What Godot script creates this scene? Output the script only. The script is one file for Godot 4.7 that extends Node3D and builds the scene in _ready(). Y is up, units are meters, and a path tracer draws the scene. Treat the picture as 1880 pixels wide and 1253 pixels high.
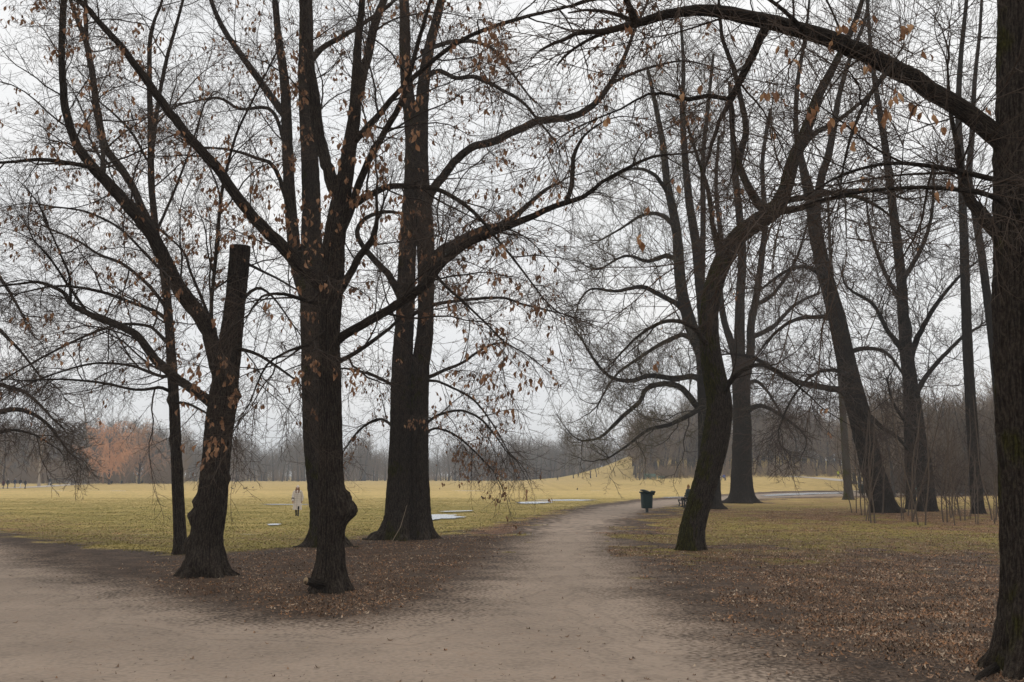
extends Node3D
# A bare winter park: old trees along a gravel path, a wide straw-coloured meadow, hazy woods behind.
# Metres, y up, the camera stands at the origin and looks along -z.

const LENS := 1828.0       # focal length of the photograph in its own pixels (1880 wide)
const EYE := 2.3           # height of the camera above the meadow
const PITCH := 0.13405     # the camera looks up a little
var rng := RandomNumberGenerator.new()
var soft := FastNoiseLite.new()
var M := {}
var taken := {}


# ---------------------------------------------------------------- measuring
func at(px: float, py: float, d: float) -> Vector3:      # a sight line of the survey, cut at d metres north
	var dx := (px - 940.0) / LENS
	var dy := (626.5 - py) / LENS
	var y := dy * cos(PITCH) + sin(PITCH)
	var z := dy * sin(PITCH) - cos(PITCH)
	var t := d / -z
	return Vector3(dx * t, EYE + y * t, -d)


func spot(px: float, py: float) -> Vector3:              # where that sight line meets level ground
	var dx := (px - 940.0) / LENS
	var dy := (626.5 - py) / LENS
	var y := dy * cos(PITCH) + sin(PITCH)
	var z := dy * sin(PITCH) - cos(PITCH)
	var t := -EYE / y
	return Vector3(dx * t, 0.0, z * t)


func sstep(a: float, b: float, x: float) -> float:
	var t := clampf((x - a) / (b - a), 0.0, 1.0)
	return t * t * (3.0 - 2.0 * t)


func terrain(x: float, z: float) -> float:
	var d := -z
	var h := 1.6 * sstep(150.0, 230.0, d) * sstep(0.0, 45.0, x)
	h += 15.5 * exp(-((x - 68.0) * (x - 68.0)) / 1000.0 - (d - 338.0) * (d - 338.0) / 2600.0)
	if d < 160.0:
		h += 0.05 * soft.get_noise_2d(x * 3.0, z * 3.0)
	return h


# ---------------------------------------------------------------- nodes
func numbered(called: String) -> String:
	var n: int = taken.get(called, 0)
	taken[called] = n + 1
	return called if n == 0 else "%s_%03d" % [called, n]


func tag(o: Node, label: String, category: String, group := "", kind := "") -> void:
	if label: o.set_meta("label", label)
	if category: o.set_meta("category", category)
	if group: o.set_meta("group", group)
	if kind: o.set_meta("kind", kind)


func thing(called: String, where: Vector3, label: String, category: String, group := "") -> Node3D:
	var o := Node3D.new()
	o.name = numbered(called)
	add_child(o, true)
	o.position = where
	tag(o, label, category, group)
	return o


func part(called: String, m: Mesh, mat: Material, parent: Node, kind := "") -> MeshInstance3D:
	var o := MeshInstance3D.new()
	o.name = numbered(called) if parent == self else called
	o.mesh = m
	o.material_override = mat
	parent.add_child(o, true)
	if kind: o.set_meta("kind", kind)
	return o


func scatter(called: String, m: Mesh, mat: Material, where: Array[Transform3D], tint: PackedColorArray, parent: Node) -> MultiMeshInstance3D:
	var mm := MultiMesh.new()
	mm.transform_format = MultiMesh.TRANSFORM_3D
	mm.use_colors = tint.size() > 0
	mm.mesh = m
	mm.instance_count = where.size()
	for i in where.size():
		mm.set_instance_transform(i, where[i])
		if tint.size():
			mm.set_instance_color(i, tint[i])
	var o := MultiMeshInstance3D.new()
	o.name = numbered(called) if parent == self else called
	o.multimesh = mm
	o.material_override = mat
	o.set_meta("kind", "stuff")
	parent.add_child(o, true)
	return o


# ---------------------------------------------------------------- shapes
class Tube:
	var v := PackedVector3Array()
	var n := PackedVector3Array()
	var uv := PackedVector2Array()
	var col := PackedColorArray()
	var idx := PackedInt32Array()

	# a round bar along pts; textured: the last column repeats the first so that bark runs round without a break
	func add(pts: PackedVector3Array, rads: PackedFloat32Array, sides: int, textured: bool) -> void:
		var cnt := pts.size()
		var base := v.size()
		var t0 := (pts[1] - pts[0]).normalized()
		var nx := (t0.cross(Vector3.UP) if absf(t0.y) < 0.9 else t0.cross(Vector3.RIGHT)).normalized()
		var cols := sides + 1 if textured else sides
		var along := 0.0
		var turns := maxf(1.0, roundf(rads[0] * TAU / 0.5))
		for i in cnt:
			var t := (pts[mini(i + 1, cnt - 1)] - pts[maxi(i - 1, 0)]).normalized()
			nx = (nx - t * nx.dot(t)).normalized()
			var bx := t.cross(nx)
			var r := rads[i]
			if i > 0:
				along += pts[i].distance_to(pts[i - 1])
			for s in cols:
				var a := TAU * s / sides
				var dir := nx * cos(a) + bx * sin(a)
				v.append(pts[i] + dir * r)
				n.append(dir)
				if textured:
					uv.append(Vector2(turns * s / sides, along / 0.7))
		for i in cnt - 1:
			var k := base + i * cols
			for s in sides:
				var s2 := s + 1 if textured else (s + 1) % sides
				idx.append_array([k + s, k + cols + s, k + s2, k + s2, k + cols + s, k + cols + s2])

	func mesh() -> ArrayMesh:
		var a := []
		a.resize(Mesh.ARRAY_MAX)
		a[Mesh.ARRAY_VERTEX] = v
		a[Mesh.ARRAY_NORMAL] = n
		if uv.size() == v.size(): a[Mesh.ARRAY_TEX_UV] = uv
		if col.size() == v.size(): a[Mesh.ARRAY_COLOR] = col
		a[Mesh.ARRAY_INDEX] = idx
		var m := ArrayMesh.new()
		m.add_surface_from_arrays(Mesh.PRIMITIVE_TRIANGLES, a)
		return m


func smooth_line(pts: PackedVector3Array, rads: PackedFloat32Array, step: float, wobble: float) -> Array:
	var p := PackedVector3Array()
	var r := PackedFloat32Array()
	for i in pts.size() - 1:
		var a := pts[maxi(i - 1, 0)]
		var b := pts[i]
		var c := pts[i + 1]
		var d := pts[mini(i + 2, pts.size() - 1)]
		var k := maxi(1, int(ceilf(b.distance_to(c) / step)))
		for j in k:
			var t := float(j) / k
			var q := 0.5 * (2.0 * b + (c - a) * t + (2.0 * a - 5.0 * b + 4.0 * c - d) * t * t + (3.0 * b - a - 3.0 * c + d) * t * t * t)
			if wobble > 0.0 and (i > 0 or j > 0):
				q += Vector3(rng.randf_range(-1, 1), rng.randf_range(-1, 1), rng.randf_range(-1, 1)) * wobble * lerpf(rads[i], rads[i + 1], t)
			p.append(q)
			r.append(lerpf(rads[i], rads[i + 1], t))
	p.append(pts[pts.size() - 1])
	r.append(rads[rads.size() - 1])
	return [p, r]


# ---------------------------------------------------------------- trees
var branch_bar: Tube          # boughs of a tree, too many to pick apart
var twig_bar: Tube            # its fine twigs
var leaf_at: Array[Vector3] = []
var spray_at: Array = [[], [], [], [], [], []]     # transforms of the twig sprays of one tree, by variant
var g_spray := 0.14           # metres between two sprays on a bough
var g_spray_len := 0.75
var g_up := 0.1
var g_droop := 0.2
var g_wig := 0.25
var g_twig := 0.004
var g_leaf := 0.0
var g_dense := 1.0
var g_spread := 1.0


func grow(p: Vector3, d: Vector3, length: float, r: float, lvl: int) -> void:
	var n := 2 if lvl == 0 else (5 if lvl == 1 else 8)
	var step := length / n
	var pts := PackedVector3Array([p])
	var rads := PackedFloat32Array([r])
	var tip := maxf(r * 0.3, g_twig * 0.6)
	var bend := g_wig if lvl > 0 else g_wig * 0.7
	for i in n:
		var t := (i + 1.0) / n
		d = (d + Vector3(rng.randf_range(-1, 1), rng.randf_range(-1, 1), rng.randf_range(-1, 1)) * bend + Vector3(0, g_up - g_droop * t, 0)).normalized()
		p += d * step
		pts.append(p)
		rads.append(lerpf(r, tip, t))
	if lvl >= 2:
		branch_bar.add(pts, rads, 5, false)
	else:
		twig_bar.add(pts, rads, 3, false)
	if lvl == 3:
		sprout(pts, rads, 2, g_spray * 2.6, length * 0.45, 0.12)
	elif lvl == 1:
		sprout(pts, rads, 0, 0.13 / g_dense, minf(0.5, length * 0.45), 0.12)
	if lvl >= 2:
		sprays(pts, g_spray, g_spray_len * (0.75 if lvl == 2 else 1.0), 0.1)


# twig sprays along a bough
func sprays(pts: PackedVector3Array, gap: float, length: float, from: float) -> void:
	var total := 0.0
	for i in pts.size() - 1:
		total += pts[i].distance_to(pts[i + 1])
	var pos := from * total + rng.randf() * gap
	var az := rng.randf() * TAU
	var i := 0
	var done := 0.0
	while pos <= total + gap * 0.5:
		var seg := pts[i].distance_to(pts[i + 1])
		while done + seg < pos and i < pts.size() - 2:
			done += seg
			i += 1
			seg = pts[i].distance_to(pts[i + 1])
		var f := clampf((pos - done) / maxf(seg, 0.0001), 0.0, 1.0)
		var dir := (pts[i + 1] - pts[i]).normalized()
		var side := (dir.cross(Vector3.UP) if absf(dir.y) < 0.95 else Vector3.RIGHT).normalized()
		var up := side.cross(dir)
		az += 2.4 + rng.randf_range(-0.7, 0.7)
		var lean := deg_to_rad(rng.randf_range(25, 65))
		if pos > total - gap:
			lean *= 0.35
		var d := (dir * cos(lean) + (side * cos(az) + up * sin(az)) * sin(lean) + Vector3(0, g_up * 1.5 - g_droop * 0.6, 0)).normalized()
		var l := length * rng.randf_range(0.5, 1.35)
		var p := pts[i].lerp(pts[i + 1], f)
		var x := d.cross(Vector3(rng.randf_range(-1, 1), rng.randf_range(-1, 1), rng.randf_range(-1, 1))).normalized()
		spray_at[rng.randi() % 6].append(Transform3D(Basis(x * l, d * l, x.cross(d) * l), p))
		if g_leaf > 0.0:
			for k in 3:
				var q := p + d * l * rng.randf_range(0.2, 1.0) + Vector3(rng.randf_range(-0.2, 0.2), rng.randf_range(-0.1, 0.1), rng.randf_range(-0.2, 0.2)) * l
				if rng.randf() < g_leaf * sstep(0.05, 0.35, soft.get_noise_3d(q.x * 7.0, q.y * 7.0, q.z * 7.0)):
					leaf_at.append(q)
		pos += gap * rng.randf_range(0.5, 1.5)


# six sprays of fine twigs, 1 long, growing along +y
func spray_shapes(s: int, wig: float, up: float, thick: float) -> Array:
	var out := []
	var keep := twig_bar
	for k in 6:
		rng.seed = s + k
		var tb := Tube.new()
		var p := Vector3.ZERO
		var d := Vector3.UP
		var pts := PackedVector3Array([p])
		var rads := PackedFloat32Array([thick])
		for i in 6:
			d = (d + Vector3(rng.randf_range(-1, 1), rng.randf_range(-0.3, 0.3), rng.randf_range(-1, 1)) * wig).normalized()
			p += d / 6.0
			pts.append(p)
			rads.append(thick * lerpf(1.0, 0.4, (i + 1) / 6.0))
		tb.add(pts, rads, 3, false)
		var az := rng.randf() * TAU
		for i in 7:
			var f := 0.7 + i * 0.74
			var q := pts[int(f)].lerp(pts[int(f) + 1], f - int(f))
			az += PI + rng.randf_range(-0.9, 0.9)
			var e := (Vector3(cos(az), 0, sin(az)) * 0.8 + Vector3.UP * rng.randf_range(0.5, 1.0)).normalized()
			var l := rng.randf_range(0.22, 0.5) * (1.1 - 0.07 * i)
			var tp := PackedVector3Array([q])
			for j in 3:
				e = (e + Vector3(rng.randf_range(-1, 1), rng.randf_range(-1, 1) + up, rng.randf_range(-1, 1)) * wig * 1.2).normalized()
				q += e * l / 3.0
				tp.append(q)
			tb.add(tp, PackedFloat32Array([thick * 0.62, thick * 0.52, thick * 0.42, thick * 0.3]), 3, false)
			for j in 1:
				var b := tp[1 + rng.randi() % 2]
				var e2 := (e + Vector3(rng.randf_range(-1, 1), rng.randf_range(-1, 1), rng.randf_range(-1, 1)) * 0.9).normalized()
				tb.add(PackedVector3Array([b, b + e2 * l * rng.randf_range(0.3, 0.6)]), PackedFloat32Array([thick * 0.45, thick * 0.28]), 3, false)
		out.append(tb.mesh())
	return out


func sprout(pts: PackedVector3Array, rads: PackedFloat32Array, lvl: int, spacing: float, length: float, from: float) -> void:
	var total := 0.0
	for i in pts.size() - 1:
		total += pts[i].distance_to(pts[i + 1])
	var pos := from * total + rng.randf() * spacing
	var az := rng.randf() * TAU
	var i := 0
	var done := 0.0
	while pos < total:
		var seg := pts[i].distance_to(pts[i + 1])
		while done + seg < pos and i < pts.size() - 2:
			done += seg
			i += 1
			seg = pts[i].distance_to(pts[i + 1])
		var f := clampf((pos - done) / maxf(seg, 0.0001), 0.0, 1.0)
		var dir := (pts[i + 1] - pts[i]).normalized()
		var side := (dir.cross(Vector3.UP) if absf(dir.y) < 0.95 else Vector3.RIGHT).normalized()
		var up := side.cross(dir)
		az += 2.4 + rng.randf_range(-0.7, 0.7)
		var lean := deg_to_rad(rng.randf_range(32, 68)) * g_spread
		var d := dir * cos(lean) + (side * cos(az) + up * sin(az)) * sin(lean)
		var t := pos / total
		var l := length * rng.randf_range(0.4, 1.3) * (1.0 - 0.45 * t)
		var pr := lerpf(rads[i], rads[i + 1], f)
		grow(pts[i].lerp(pts[i + 1], f), d, l, minf(pr * 0.7, maxf(g_twig, l * 0.0095)), lvl)
		pos += spacing * rng.randf_range(0.5, 1.5)


# A stem with swellings, burls and spreading roots. knobs: [height, angle, bulge, size]
func stem_mesh(pts: PackedVector3Array, rads: PackedFloat32Array, sides: int, ground: float, flare: float, knobs: Array, moss: float, lobes := 5, ridge := 1.0) -> ArrayMesh:
	var tb := Tube.new()
	tb.add(pts, rads, sides, true)
	var cols := sides + 1
	var shift := rng.randf() * 100.0
	for i in pts.size():
		var c := pts[i]
		var h := c.y - ground
		for s in cols:
			var k := i * cols + s
			var a := TAU * (s % sides) / sides
			var dir := tb.n[k]
			var r := rads[i]
			var more := r * 0.07 * soft.get_noise_3d(c.x * 4 + cos(a) * 12.0 + shift, c.y * 9.0, c.z * 4 + sin(a) * 12.0)
			var fold := absf(soft.get_noise_3d(cos(a) * r * 220.0 + shift, c.y * 22.0 + sin(a * 2.0), sin(a) * r * 220.0))
			more += minf(0.035, r * 0.12) * (0.5 - minf(fold * 2.4, 1.0)) * ridge
			if flare > 0.0 and h < 2.5:
				var w := dir.x * 0.0
				w = atan2(dir.z, dir.x)
				var lobe := pow(0.5 + 0.5 * cos(w * lobes + shift + 0.8 * sin(w * 2.0 + shift)), 1.6)
				more += r * flare * exp(-maxf(h, 0.0) / 0.28) * (0.15 + 1.1 * lobe) + r * 0.1 * flare * lobe * exp(-maxf(h, 0.0) / 1.1)
			for kn in knobs:
				var dh: float = (h - kn[0]) / kn[3]
				var aw := atan2(dir.z, dir.x)
				var da: float = angle_difference(aw, kn[1]) * r / kn[3]
				more += kn[2] * exp(-dh * dh - da * da) * (1.0 + 0.35 * soft.get_noise_3d(s * 40.0, h * 90.0, shift))
			tb.v[k] = tb.v[k] + dir * more
	# normals from the swollen surface
	for i in pts.size():
		for s in cols:
			var k := i * cols + s
			var left := i * cols + (s - 1 if s > 0 else sides - 1)
			var right := i * cols + (s + 1 if s < sides else 1)
			var du := tb.v[right] - tb.v[left]
			var dv := tb.v[mini(i + 1, pts.size() - 1) * cols + s] - tb.v[maxi(i - 1, 0) * cols + s]
			var nn := du.cross(dv)
			if nn.length() > 1e-9:
				nn = nn.normalized()
				tb.n[k] = nn if nn.dot(tb.n[k]) > 0.0 else -nn
	for k in tb.v.size():
		var p := tb.v[k]
		var m := soft.get_noise_3d(p.x * 22.0, p.y * 22.0, p.z * 22.0) + 0.5 * soft.get_noise_3d(p.x * 70.0, p.y * 70.0, p.z * 70.0)
		var c := Color(1, 1, 1)
		if moss > 0.0:
			var facing := -tb.n[k].x * 0.55 + 0.15
			var low := exp(-maxf(p.y - ground, 0.0) / 0.5)
			var on := sstep(0.05, 0.3, m * minf(1.0, moss * 2.2) + facing * moss + low * 0.75 * moss - 0.28)
			c = c.lerp(Color(0.85, 0.98, 0.30), on)
		tb.col.append(c)
	return tb.mesh()


func px_line(points: Array, depth: float) -> Array:      # [px, py, width in photo pixels, metres nearer or farther]
	var p := PackedVector3Array()
	var r := PackedFloat32Array()
	for q in points:
		var d: float = depth + (q[3] if q.size() > 3 else 0.0)
		p.append(at(q[0], q[1], d))
		r.append(maxf(q[2] * 0.5 * d / LENS, 0.004))
	return [p, r]


func shifted(p: PackedVector3Array, by: Vector3) -> PackedVector3Array:
	var o := PackedVector3Array()
	for q in p:
		o.append(q - by)
	return o


# One old tree: stems (tapered, with roots), limbs, boughs, twigs and dead leaves.
# how: depth, stems, limbs, knobs, moss, flare, up, droop, wig, twig, leaf, dense, reach, gap
func old_tree(called: String, label: String, group: String, how: Dictionary) -> Node3D:
	var depth: float = how.depth
	var first: Array = how.stems[0][0]
	var base := at(first[0], first[1], depth)
	base.y = terrain(base.x, base.z) - 0.03
	var o := thing(called, base, label, "tree", group)
	var bark: Material = M[how.get("bark", "bark")]
	branch_bar = Tube.new()
	twig_bar = Tube.new()
	leaf_at = []
	spray_at = [[], [], [], [], [], []]
	g_spray = how.get("spray", 0.29)
	g_spray_len = how.get("spray_len", 1.0)
	g_up = how.get("up", 0.06)
	g_droop = how.get("droop", 0.16)
	g_wig = how.get("wig", 0.24)
	g_twig = how.get("twig", 0.0045)
	g_leaf = how.get("leaf", 0.0)
	g_dense = how.get("dense", 1.0)
	g_spread = 1.0
	var reach: float = how.get("reach", 2.4)
	var gap: float = how.get("gap", 0.36)
	var first_stem := true
	for s in how.stems:
		var l := px_line(s, depth)
		var pts := shifted(l[0], base)
		if first_stem or how.get("all_root", false):
			pts[0].y = -0.12
		var sm := smooth_line(pts, l[1], 0.08 if depth < 40 else 0.25, 0.01)
		var rooted: bool = first_stem or how.get("all_root", false)
		var st := part("trunk", stem_mesh(sm[0], sm[1], 88 if depth < 40 else 30, 0.0, how.get("flare", 0.6) if rooted else 0.0, how.get("knobs", []) if first_stem else [], how.get("moss", 0.0), how.get("lobes", 5)), bark, o)
		st.name = "trunk" if first_stem else "stem"
		if first_stem and how.has("foot_twigs"):
			g_leaf = 0.0
			sprays(sm[0].slice(2, 26), 0.14, how.foot_twigs, 0.05)
		g_leaf = how.get("leaf", 0.0) * 0.8
		if how.get("trunk_twigs", 0.0) > 0.0:
			sprays(sm[0], 0.3 / float(how.trunk_twigs), 0.8, 0.35)
		sprout(sm[0], sm[1], 3, gap * 1.3, reach, how.get("stem_from", 0.55))
		g_leaf = how.get("leaf", 0.0)
		first_stem = false
	for s in how.get("limbs", []):
		var l := px_line(s, depth)
		var sm := smooth_line(shifted(l[0], base), l[1], 0.25 if depth < 40 else 0.5, 0.12)
		var thick: float = l[1][0]
		part("limb", stem_mesh(sm[0], sm[1], 22 if thick > 0.08 else 9, 0.0, 0.0, [], how.get("moss", 0.0) * 0.6), bark, o)
		sprout(sm[0], sm[1], 3, gap, reach * (0.65 if thick < 0.05 else 1.0), 0.12)
		sprays(sm[0], g_spray * 1.6, g_spray_len * 0.9, 0.12)
		var last: int = sm[0].size() - 1
		var out_dir: Vector3 = (sm[0][last] - sm[0][last - 1]).normalized()
		for k in 3:
			var way := (out_dir + Vector3(rng.randf_range(-1, 1), rng.randf_range(-1, 1), rng.randf_range(-1, 1)) * (0.12 if k == 0 else 0.5)).normalized()
			grow(sm[0][last] - out_dir * 0.02, way, reach * (0.7 - 0.12 * k), sm[1][last] * (1.0 if k == 0 else 0.7), 3)
	if branch_bar.v.size():
		part("branches", branch_bar.mesh(), M.branch, o, "stuff")
	var shapes: Array = M[how.get("sprays", "sprays_fine")]
	for k in 6:
		if spray_at[k].size():
			var where: Array[Transform3D] = []
			where.assign(spray_at[k])
			scatter("twigs", shapes[k], M[how.get("twig_mat", "twig")], where, PackedColorArray(), o)
	if leaf_at.size():
		hang_leaves(o, how.get("leaf_size", 0.15))
	return o


# dead leaves: the 150 first sprays as single leaves, the rest together
func hang_leaves(o: Node3D, size: float) -> void:
	var where: Array[Transform3D] = []
	var tint := PackedColorArray()
	for p in leaf_at:
		for k in rng.randi_range(1, 5):
			var s := size * rng.randf_range(0.65, 1.25)
			var b := Basis.from_euler(Vector3(rng.randf_range(-0.5, 0.5), rng.randf() * TAU, rng.randf_range(-0.5, 0.5))) * Basis().scaled(Vector3(s, s, s))
			where.append(Transform3D(b, p + Vector3(rng.randf_range(-0.07, 0.07), -0.02 - 0.07 * k * rng.randf(), rng.randf_range(-0.07, 0.07))))
			tint.append(leaf_color())
	var every := maxi(1, where.size() / 150)
	var rest: Array[Transform3D] = []
	var rest_tint := PackedColorArray()
	for i in where.size():
		if i % every == 0 and i / every < 150:
			var l := part("leaf", M.leaf_shapes[i % 3], M.leaf_tones[i % 4], o)
			l.transform = where[i]
		else:
			rest.append(where[i])
			rest_tint.append(tint[i])
	scatter("dead_leaves", M.leaf_shapes[0], M.leaf_many, rest, rest_tint, o)


func leaf_color() -> Color:
	var t := rng.randf()
	var c := Color(0.20, 0.098, 0.050).lerp(Color(0.38, 0.215, 0.115), t)
	return c.lerp(Color(0.14, 0.07, 0.045), rng.randf() * 0.4)


func leaf_shape(curl: float, fold: float) -> ArrayMesh:      # one dead leaf, hanging from its stalk at the origin, 1 long
	var st := SurfaceTool.new()
	st.begin(Mesh.PRIMITIVE_TRIANGLES)
	var rows := [[0.0, 0.012], [0.2, 0.03], [0.34, 0.17], [0.56, 0.22], [0.8, 0.12], [1.0, 0.0]]
	var pts := []
	for q in rows:
		var y: float = -q[0]
		var z: float = curl * sin(q[0] * 2.6) * 0.4
		pts.append([Vector3(-q[1], y, z + fold * q[1]), Vector3(0, y, z), Vector3(q[1], y, z + fold * q[1] * 1.3)])
	for i in rows.size() - 1:
		for s in 2:
			var a: Vector3 = pts[i][s]
			var b: Vector3 = pts[i][s + 1]
			var c: Vector3 = pts[i + 1][s]
			var d: Vector3 = pts[i + 1][s + 1]
			for q in [a, c, b, b, c, d]:
				st.add_vertex(q)
	st.generate_normals()
	return st.commit()


# ---------------------------------------------------------------- the place
func _ready() -> void:
	rng.seed = 20240117
	soft.seed = 7
	soft.noise_type = FastNoiseLite.TYPE_SIMPLEX_SMOOTH
	soft.frequency = 0.05
	soft.fractal_type = FastNoiseLite.FRACTAL_FBM
	soft.fractal_octaves = 3
	camera_and_light()
	materials()
	ground()
	near_trees()
	right_trees()
	far_trees()
	ground_cover()
	street_furniture()
	people()


func camera_and_light() -> void:
	var cam := Camera3D.new()
	cam.name = "camera"
	cam.position = Vector3(0, EYE, 0)
	cam.rotation.x = PITCH
	cam.fov = rad_to_deg(2.0 * atan(626.5 / LENS))
	cam.near = 0.1
	cam.far = 6000.0
	add_child(cam)
	cam.current = true
	var env := Environment.new()
	env.background_mode = Environment.BG_SKY
	env.sky = Sky.new()
	env.sky.sky_material = overcast()
	env.tonemap_mode = Environment.TONE_MAPPER_LINEAR
	env.tonemap_exposure = 1.0
	env.sdfgi_enabled = true
	env.ssao_enabled = true
	env.ssil_enabled = true
	env.fog_enabled = true
	env.fog_density = 0.0006
	env.fog_light_color = Color(0.83, 0.845, 0.86)
	var we := WorldEnvironment.new()
	we.name = "environment"
	we.environment = env
	add_child(we)
	var sun := DirectionalLight3D.new()
	sun.name = "sun_behind_cloud"
	sun.light_energy = 0.2
	sun.light_angular_distance = 40.0
	sun.light_color = Color(1.0, 0.97, 0.93)
	sun.rotation_degrees = Vector3(-52, 155, 0)
	sun.shadow_enabled = true
	add_child(sun)


func overcast() -> Material:        # a white cloud layer, a little brighter overhead, with faint bluish breaks
	var w := 1024
	var h := 512
	var n := FastNoiseLite.new()
	n.seed = 3
	n.noise_type = FastNoiseLite.TYPE_SIMPLEX_SMOOTH
	n.frequency = 1.0
	n.fractal_octaves = 5
	var im := Image.create(w, h, false, Image.FORMAT_RGBF)
	for y in h:
		var el := PI * (0.5 - (y + 0.5) / h)
		for x in w:
			var a := TAU * (x + 0.5) / w
			var c := Color(0.6, 0.6, 0.6)
			if el > -0.05:
				var d := Vector3(cos(el) * cos(a), sin(el), cos(el) * sin(a))
				var q := d / (maxf(d.y, 0.0) + 0.25)
				var m := sstep(-0.45, 0.45, n.get_noise_3d(q.x * 1.1, q.y, q.z * 1.1) + 0.35 * n.get_noise_3d(q.x * 4.0, 3.0 + q.y, q.z * 4.0))
				var lum := 0.915 * (1.0 + 0.28 * sstep(0.0, 1.0, d.y)) * (0.90 + 0.14 * m) * (0.94 + 0.06 * sstep(0.0, 0.22, d.y))
				c = Color(0.955, 0.985, 1.02).lerp(Color(1.0, 0.995, 0.985), m) * lum
			im.set_pixel(x, y, c.linear_to_srgb())
	var p := PanoramaSkyMaterial.new()
	p.panorama = ImageTexture.create_from_image(im)
	return p


func noise_map(w: int, h: int, freq: float, s: int, ridged := false, oct := 4) -> Image:
	var n := FastNoiseLite.new()
	n.seed = s
	n.noise_type = FastNoiseLite.TYPE_SIMPLEX_SMOOTH
	n.frequency = freq
	n.fractal_type = FastNoiseLite.FRACTAL_RIDGED if ridged else FastNoiseLite.FRACTAL_FBM
	n.fractal_octaves = oct
	var im := n.get_seamless_image(w, h)
	im.convert(Image.FORMAT_L8)
	return im


func plain(c: Color, rough := 0.9, spec := 0.3) -> StandardMaterial3D:      # c in linear values
	var m := StandardMaterial3D.new()
	m.albedo_color = c.linear_to_srgb()
	m.roughness = rough
	m.metallic_specular = spec
	return m


func bark_material(dark: Color, pale: Color, s: int, deep: float) -> StandardMaterial3D:
	var w := 512
	var ridge := noise_map(w, 80, 0.016, s, true, 3)
	ridge.resize(w, w, Image.INTERPOLATE_CUBIC)
	var cracks := noise_map(w, 220, 0.03, s + 5, true, 3)
	cracks.resize(w, w, Image.INTERPOLATE_CUBIC)
	var spots := noise_map(w, w, 0.02, s + 1)
	var fine := noise_map(w, w, 0.15, s + 2, false, 3)
	var a := ridge.get_data()
	var a2 := cracks.get_data()
	var b := spots.get_data()
	var c := fine.get_data()
	var out := PackedByteArray()
	var high := PackedByteArray()
	out.resize(w * w * 3)
	high.resize(w * w)
	var d8 := dark.linear_to_srgb() * 255.0
	var p8 := pale.linear_to_srgb() * 255.0
	for i in w * w:
		var t := clampf((b[i] - 90.0) / 120.0 * 0.35 + (c[i] - 128.0) / 190.0 + (a[i] - 95.0) / 130.0 * 0.65, 0.0, 1.0)
		out[i * 3] = int(lerpf(d8.r, p8.r, t))
		out[i * 3 + 1] = int(lerpf(d8.g, p8.g, t))
		out[i * 3 + 2] = int(lerpf(d8.b, p8.b, t))
		high[i] = int(clampf(a[i] * 0.5 + a2[i] * 0.35 + c[i] * 0.15, 0.0, 255.0))
	var m := StandardMaterial3D.new()
	m.albedo_texture = ImageTexture.create_from_image(Image.create_from_data(w, w, false, Image.FORMAT_RGB8, out))
	m.heightmap_enabled = true
	m.heightmap_scale = deep
	m.heightmap_texture = ImageTexture.create_from_image(Image.create_from_data(w, w, false, Image.FORMAT_L8, high))
	m.roughness = 0.95
	m.metallic_specular = 0.2
	m.vertex_color_use_as_albedo = true
	return m


func materials() -> void:
	M.bark = bark_material(Color(0.020, 0.014, 0.0105), Color(0.100, 0.079, 0.060), 11, 8.0)
	M.bark_grey = bark_material(Color(0.050, 0.042, 0.033), Color(0.15, 0.125, 0.10), 31, 6.0)
	M.bark_far = bark_material(Color(0.016, 0.012, 0.009), Color(0.062, 0.047, 0.034), 51, 6.0)
	M.branch = plain(Color(0.036, 0.026, 0.019), 0.9)
	M.twig = plain(Color(0.075, 0.052, 0.038), 0.85)
	M.twig_olive = plain(Color(0.10, 0.080, 0.046), 0.85)
	M.sprays_fine = spray_shapes(900, 0.13, 0.1, 0.0068)
	M.sprays_mid = spray_shapes(920, 0.26, 0.35, 0.0105)
	rng.seed = 20240117
	M.leaf_shapes = [leaf_shape(0.8, 0.5), leaf_shape(-0.7, 0.9), leaf_shape(1.2, -0.5)]
	M.leaf_tones = []
	for c in [Color(0.30, 0.155, 0.076), Color(0.24, 0.118, 0.06), Color(0.38, 0.22, 0.115), Color(0.19, 0.095, 0.055)]:
		var l := plain(c, 0.75)
		l.backlight_enabled = true
		l.backlight = Color(0.35, 0.25, 0.16)
		M.leaf_tones.append(l)
	M.leaf_many = plain(Color(1, 1, 1), 0.75)
	M.leaf_many.vertex_color_use_as_albedo = true
	M.leaf_many.backlight_enabled = true
	M.leaf_many.backlight = Color(0.35, 0.35, 0.35)
	M.tinted = plain(Color(1, 1, 1), 0.9)
	M.tinted.vertex_color_use_as_albedo = true
	M.iron = plain(Color(0.007, 0.020, 0.018), 0.6, 0.25)
	M.iron_dark = plain(Color(0.010, 0.018, 0.018), 0.5, 0.5)
	M.slat = plain(Color(0.014, 0.026, 0.026), 0.6, 0.4)
	M.pale_green = plain(Color(0.10, 0.20, 0.17), 0.6, 0.4)
	M.water = plain(Color(0.33, 0.35, 0.37), 0.2, 0.5)      # standing rain water, its base colour made pale


# ---------------------------------------------------------------- ground
var path_edge := PackedVector2Array()
var meadow_edge := PackedVector2Array()
var lawn_edge := PackedVector2Array()


func on_ground(list: Array) -> PackedVector2Array:
	var o := PackedVector2Array()
	for q in list:
		var p := spot(q[0], q[1])
		o.append(Vector2(p.x, p.z))
	return o


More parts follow.
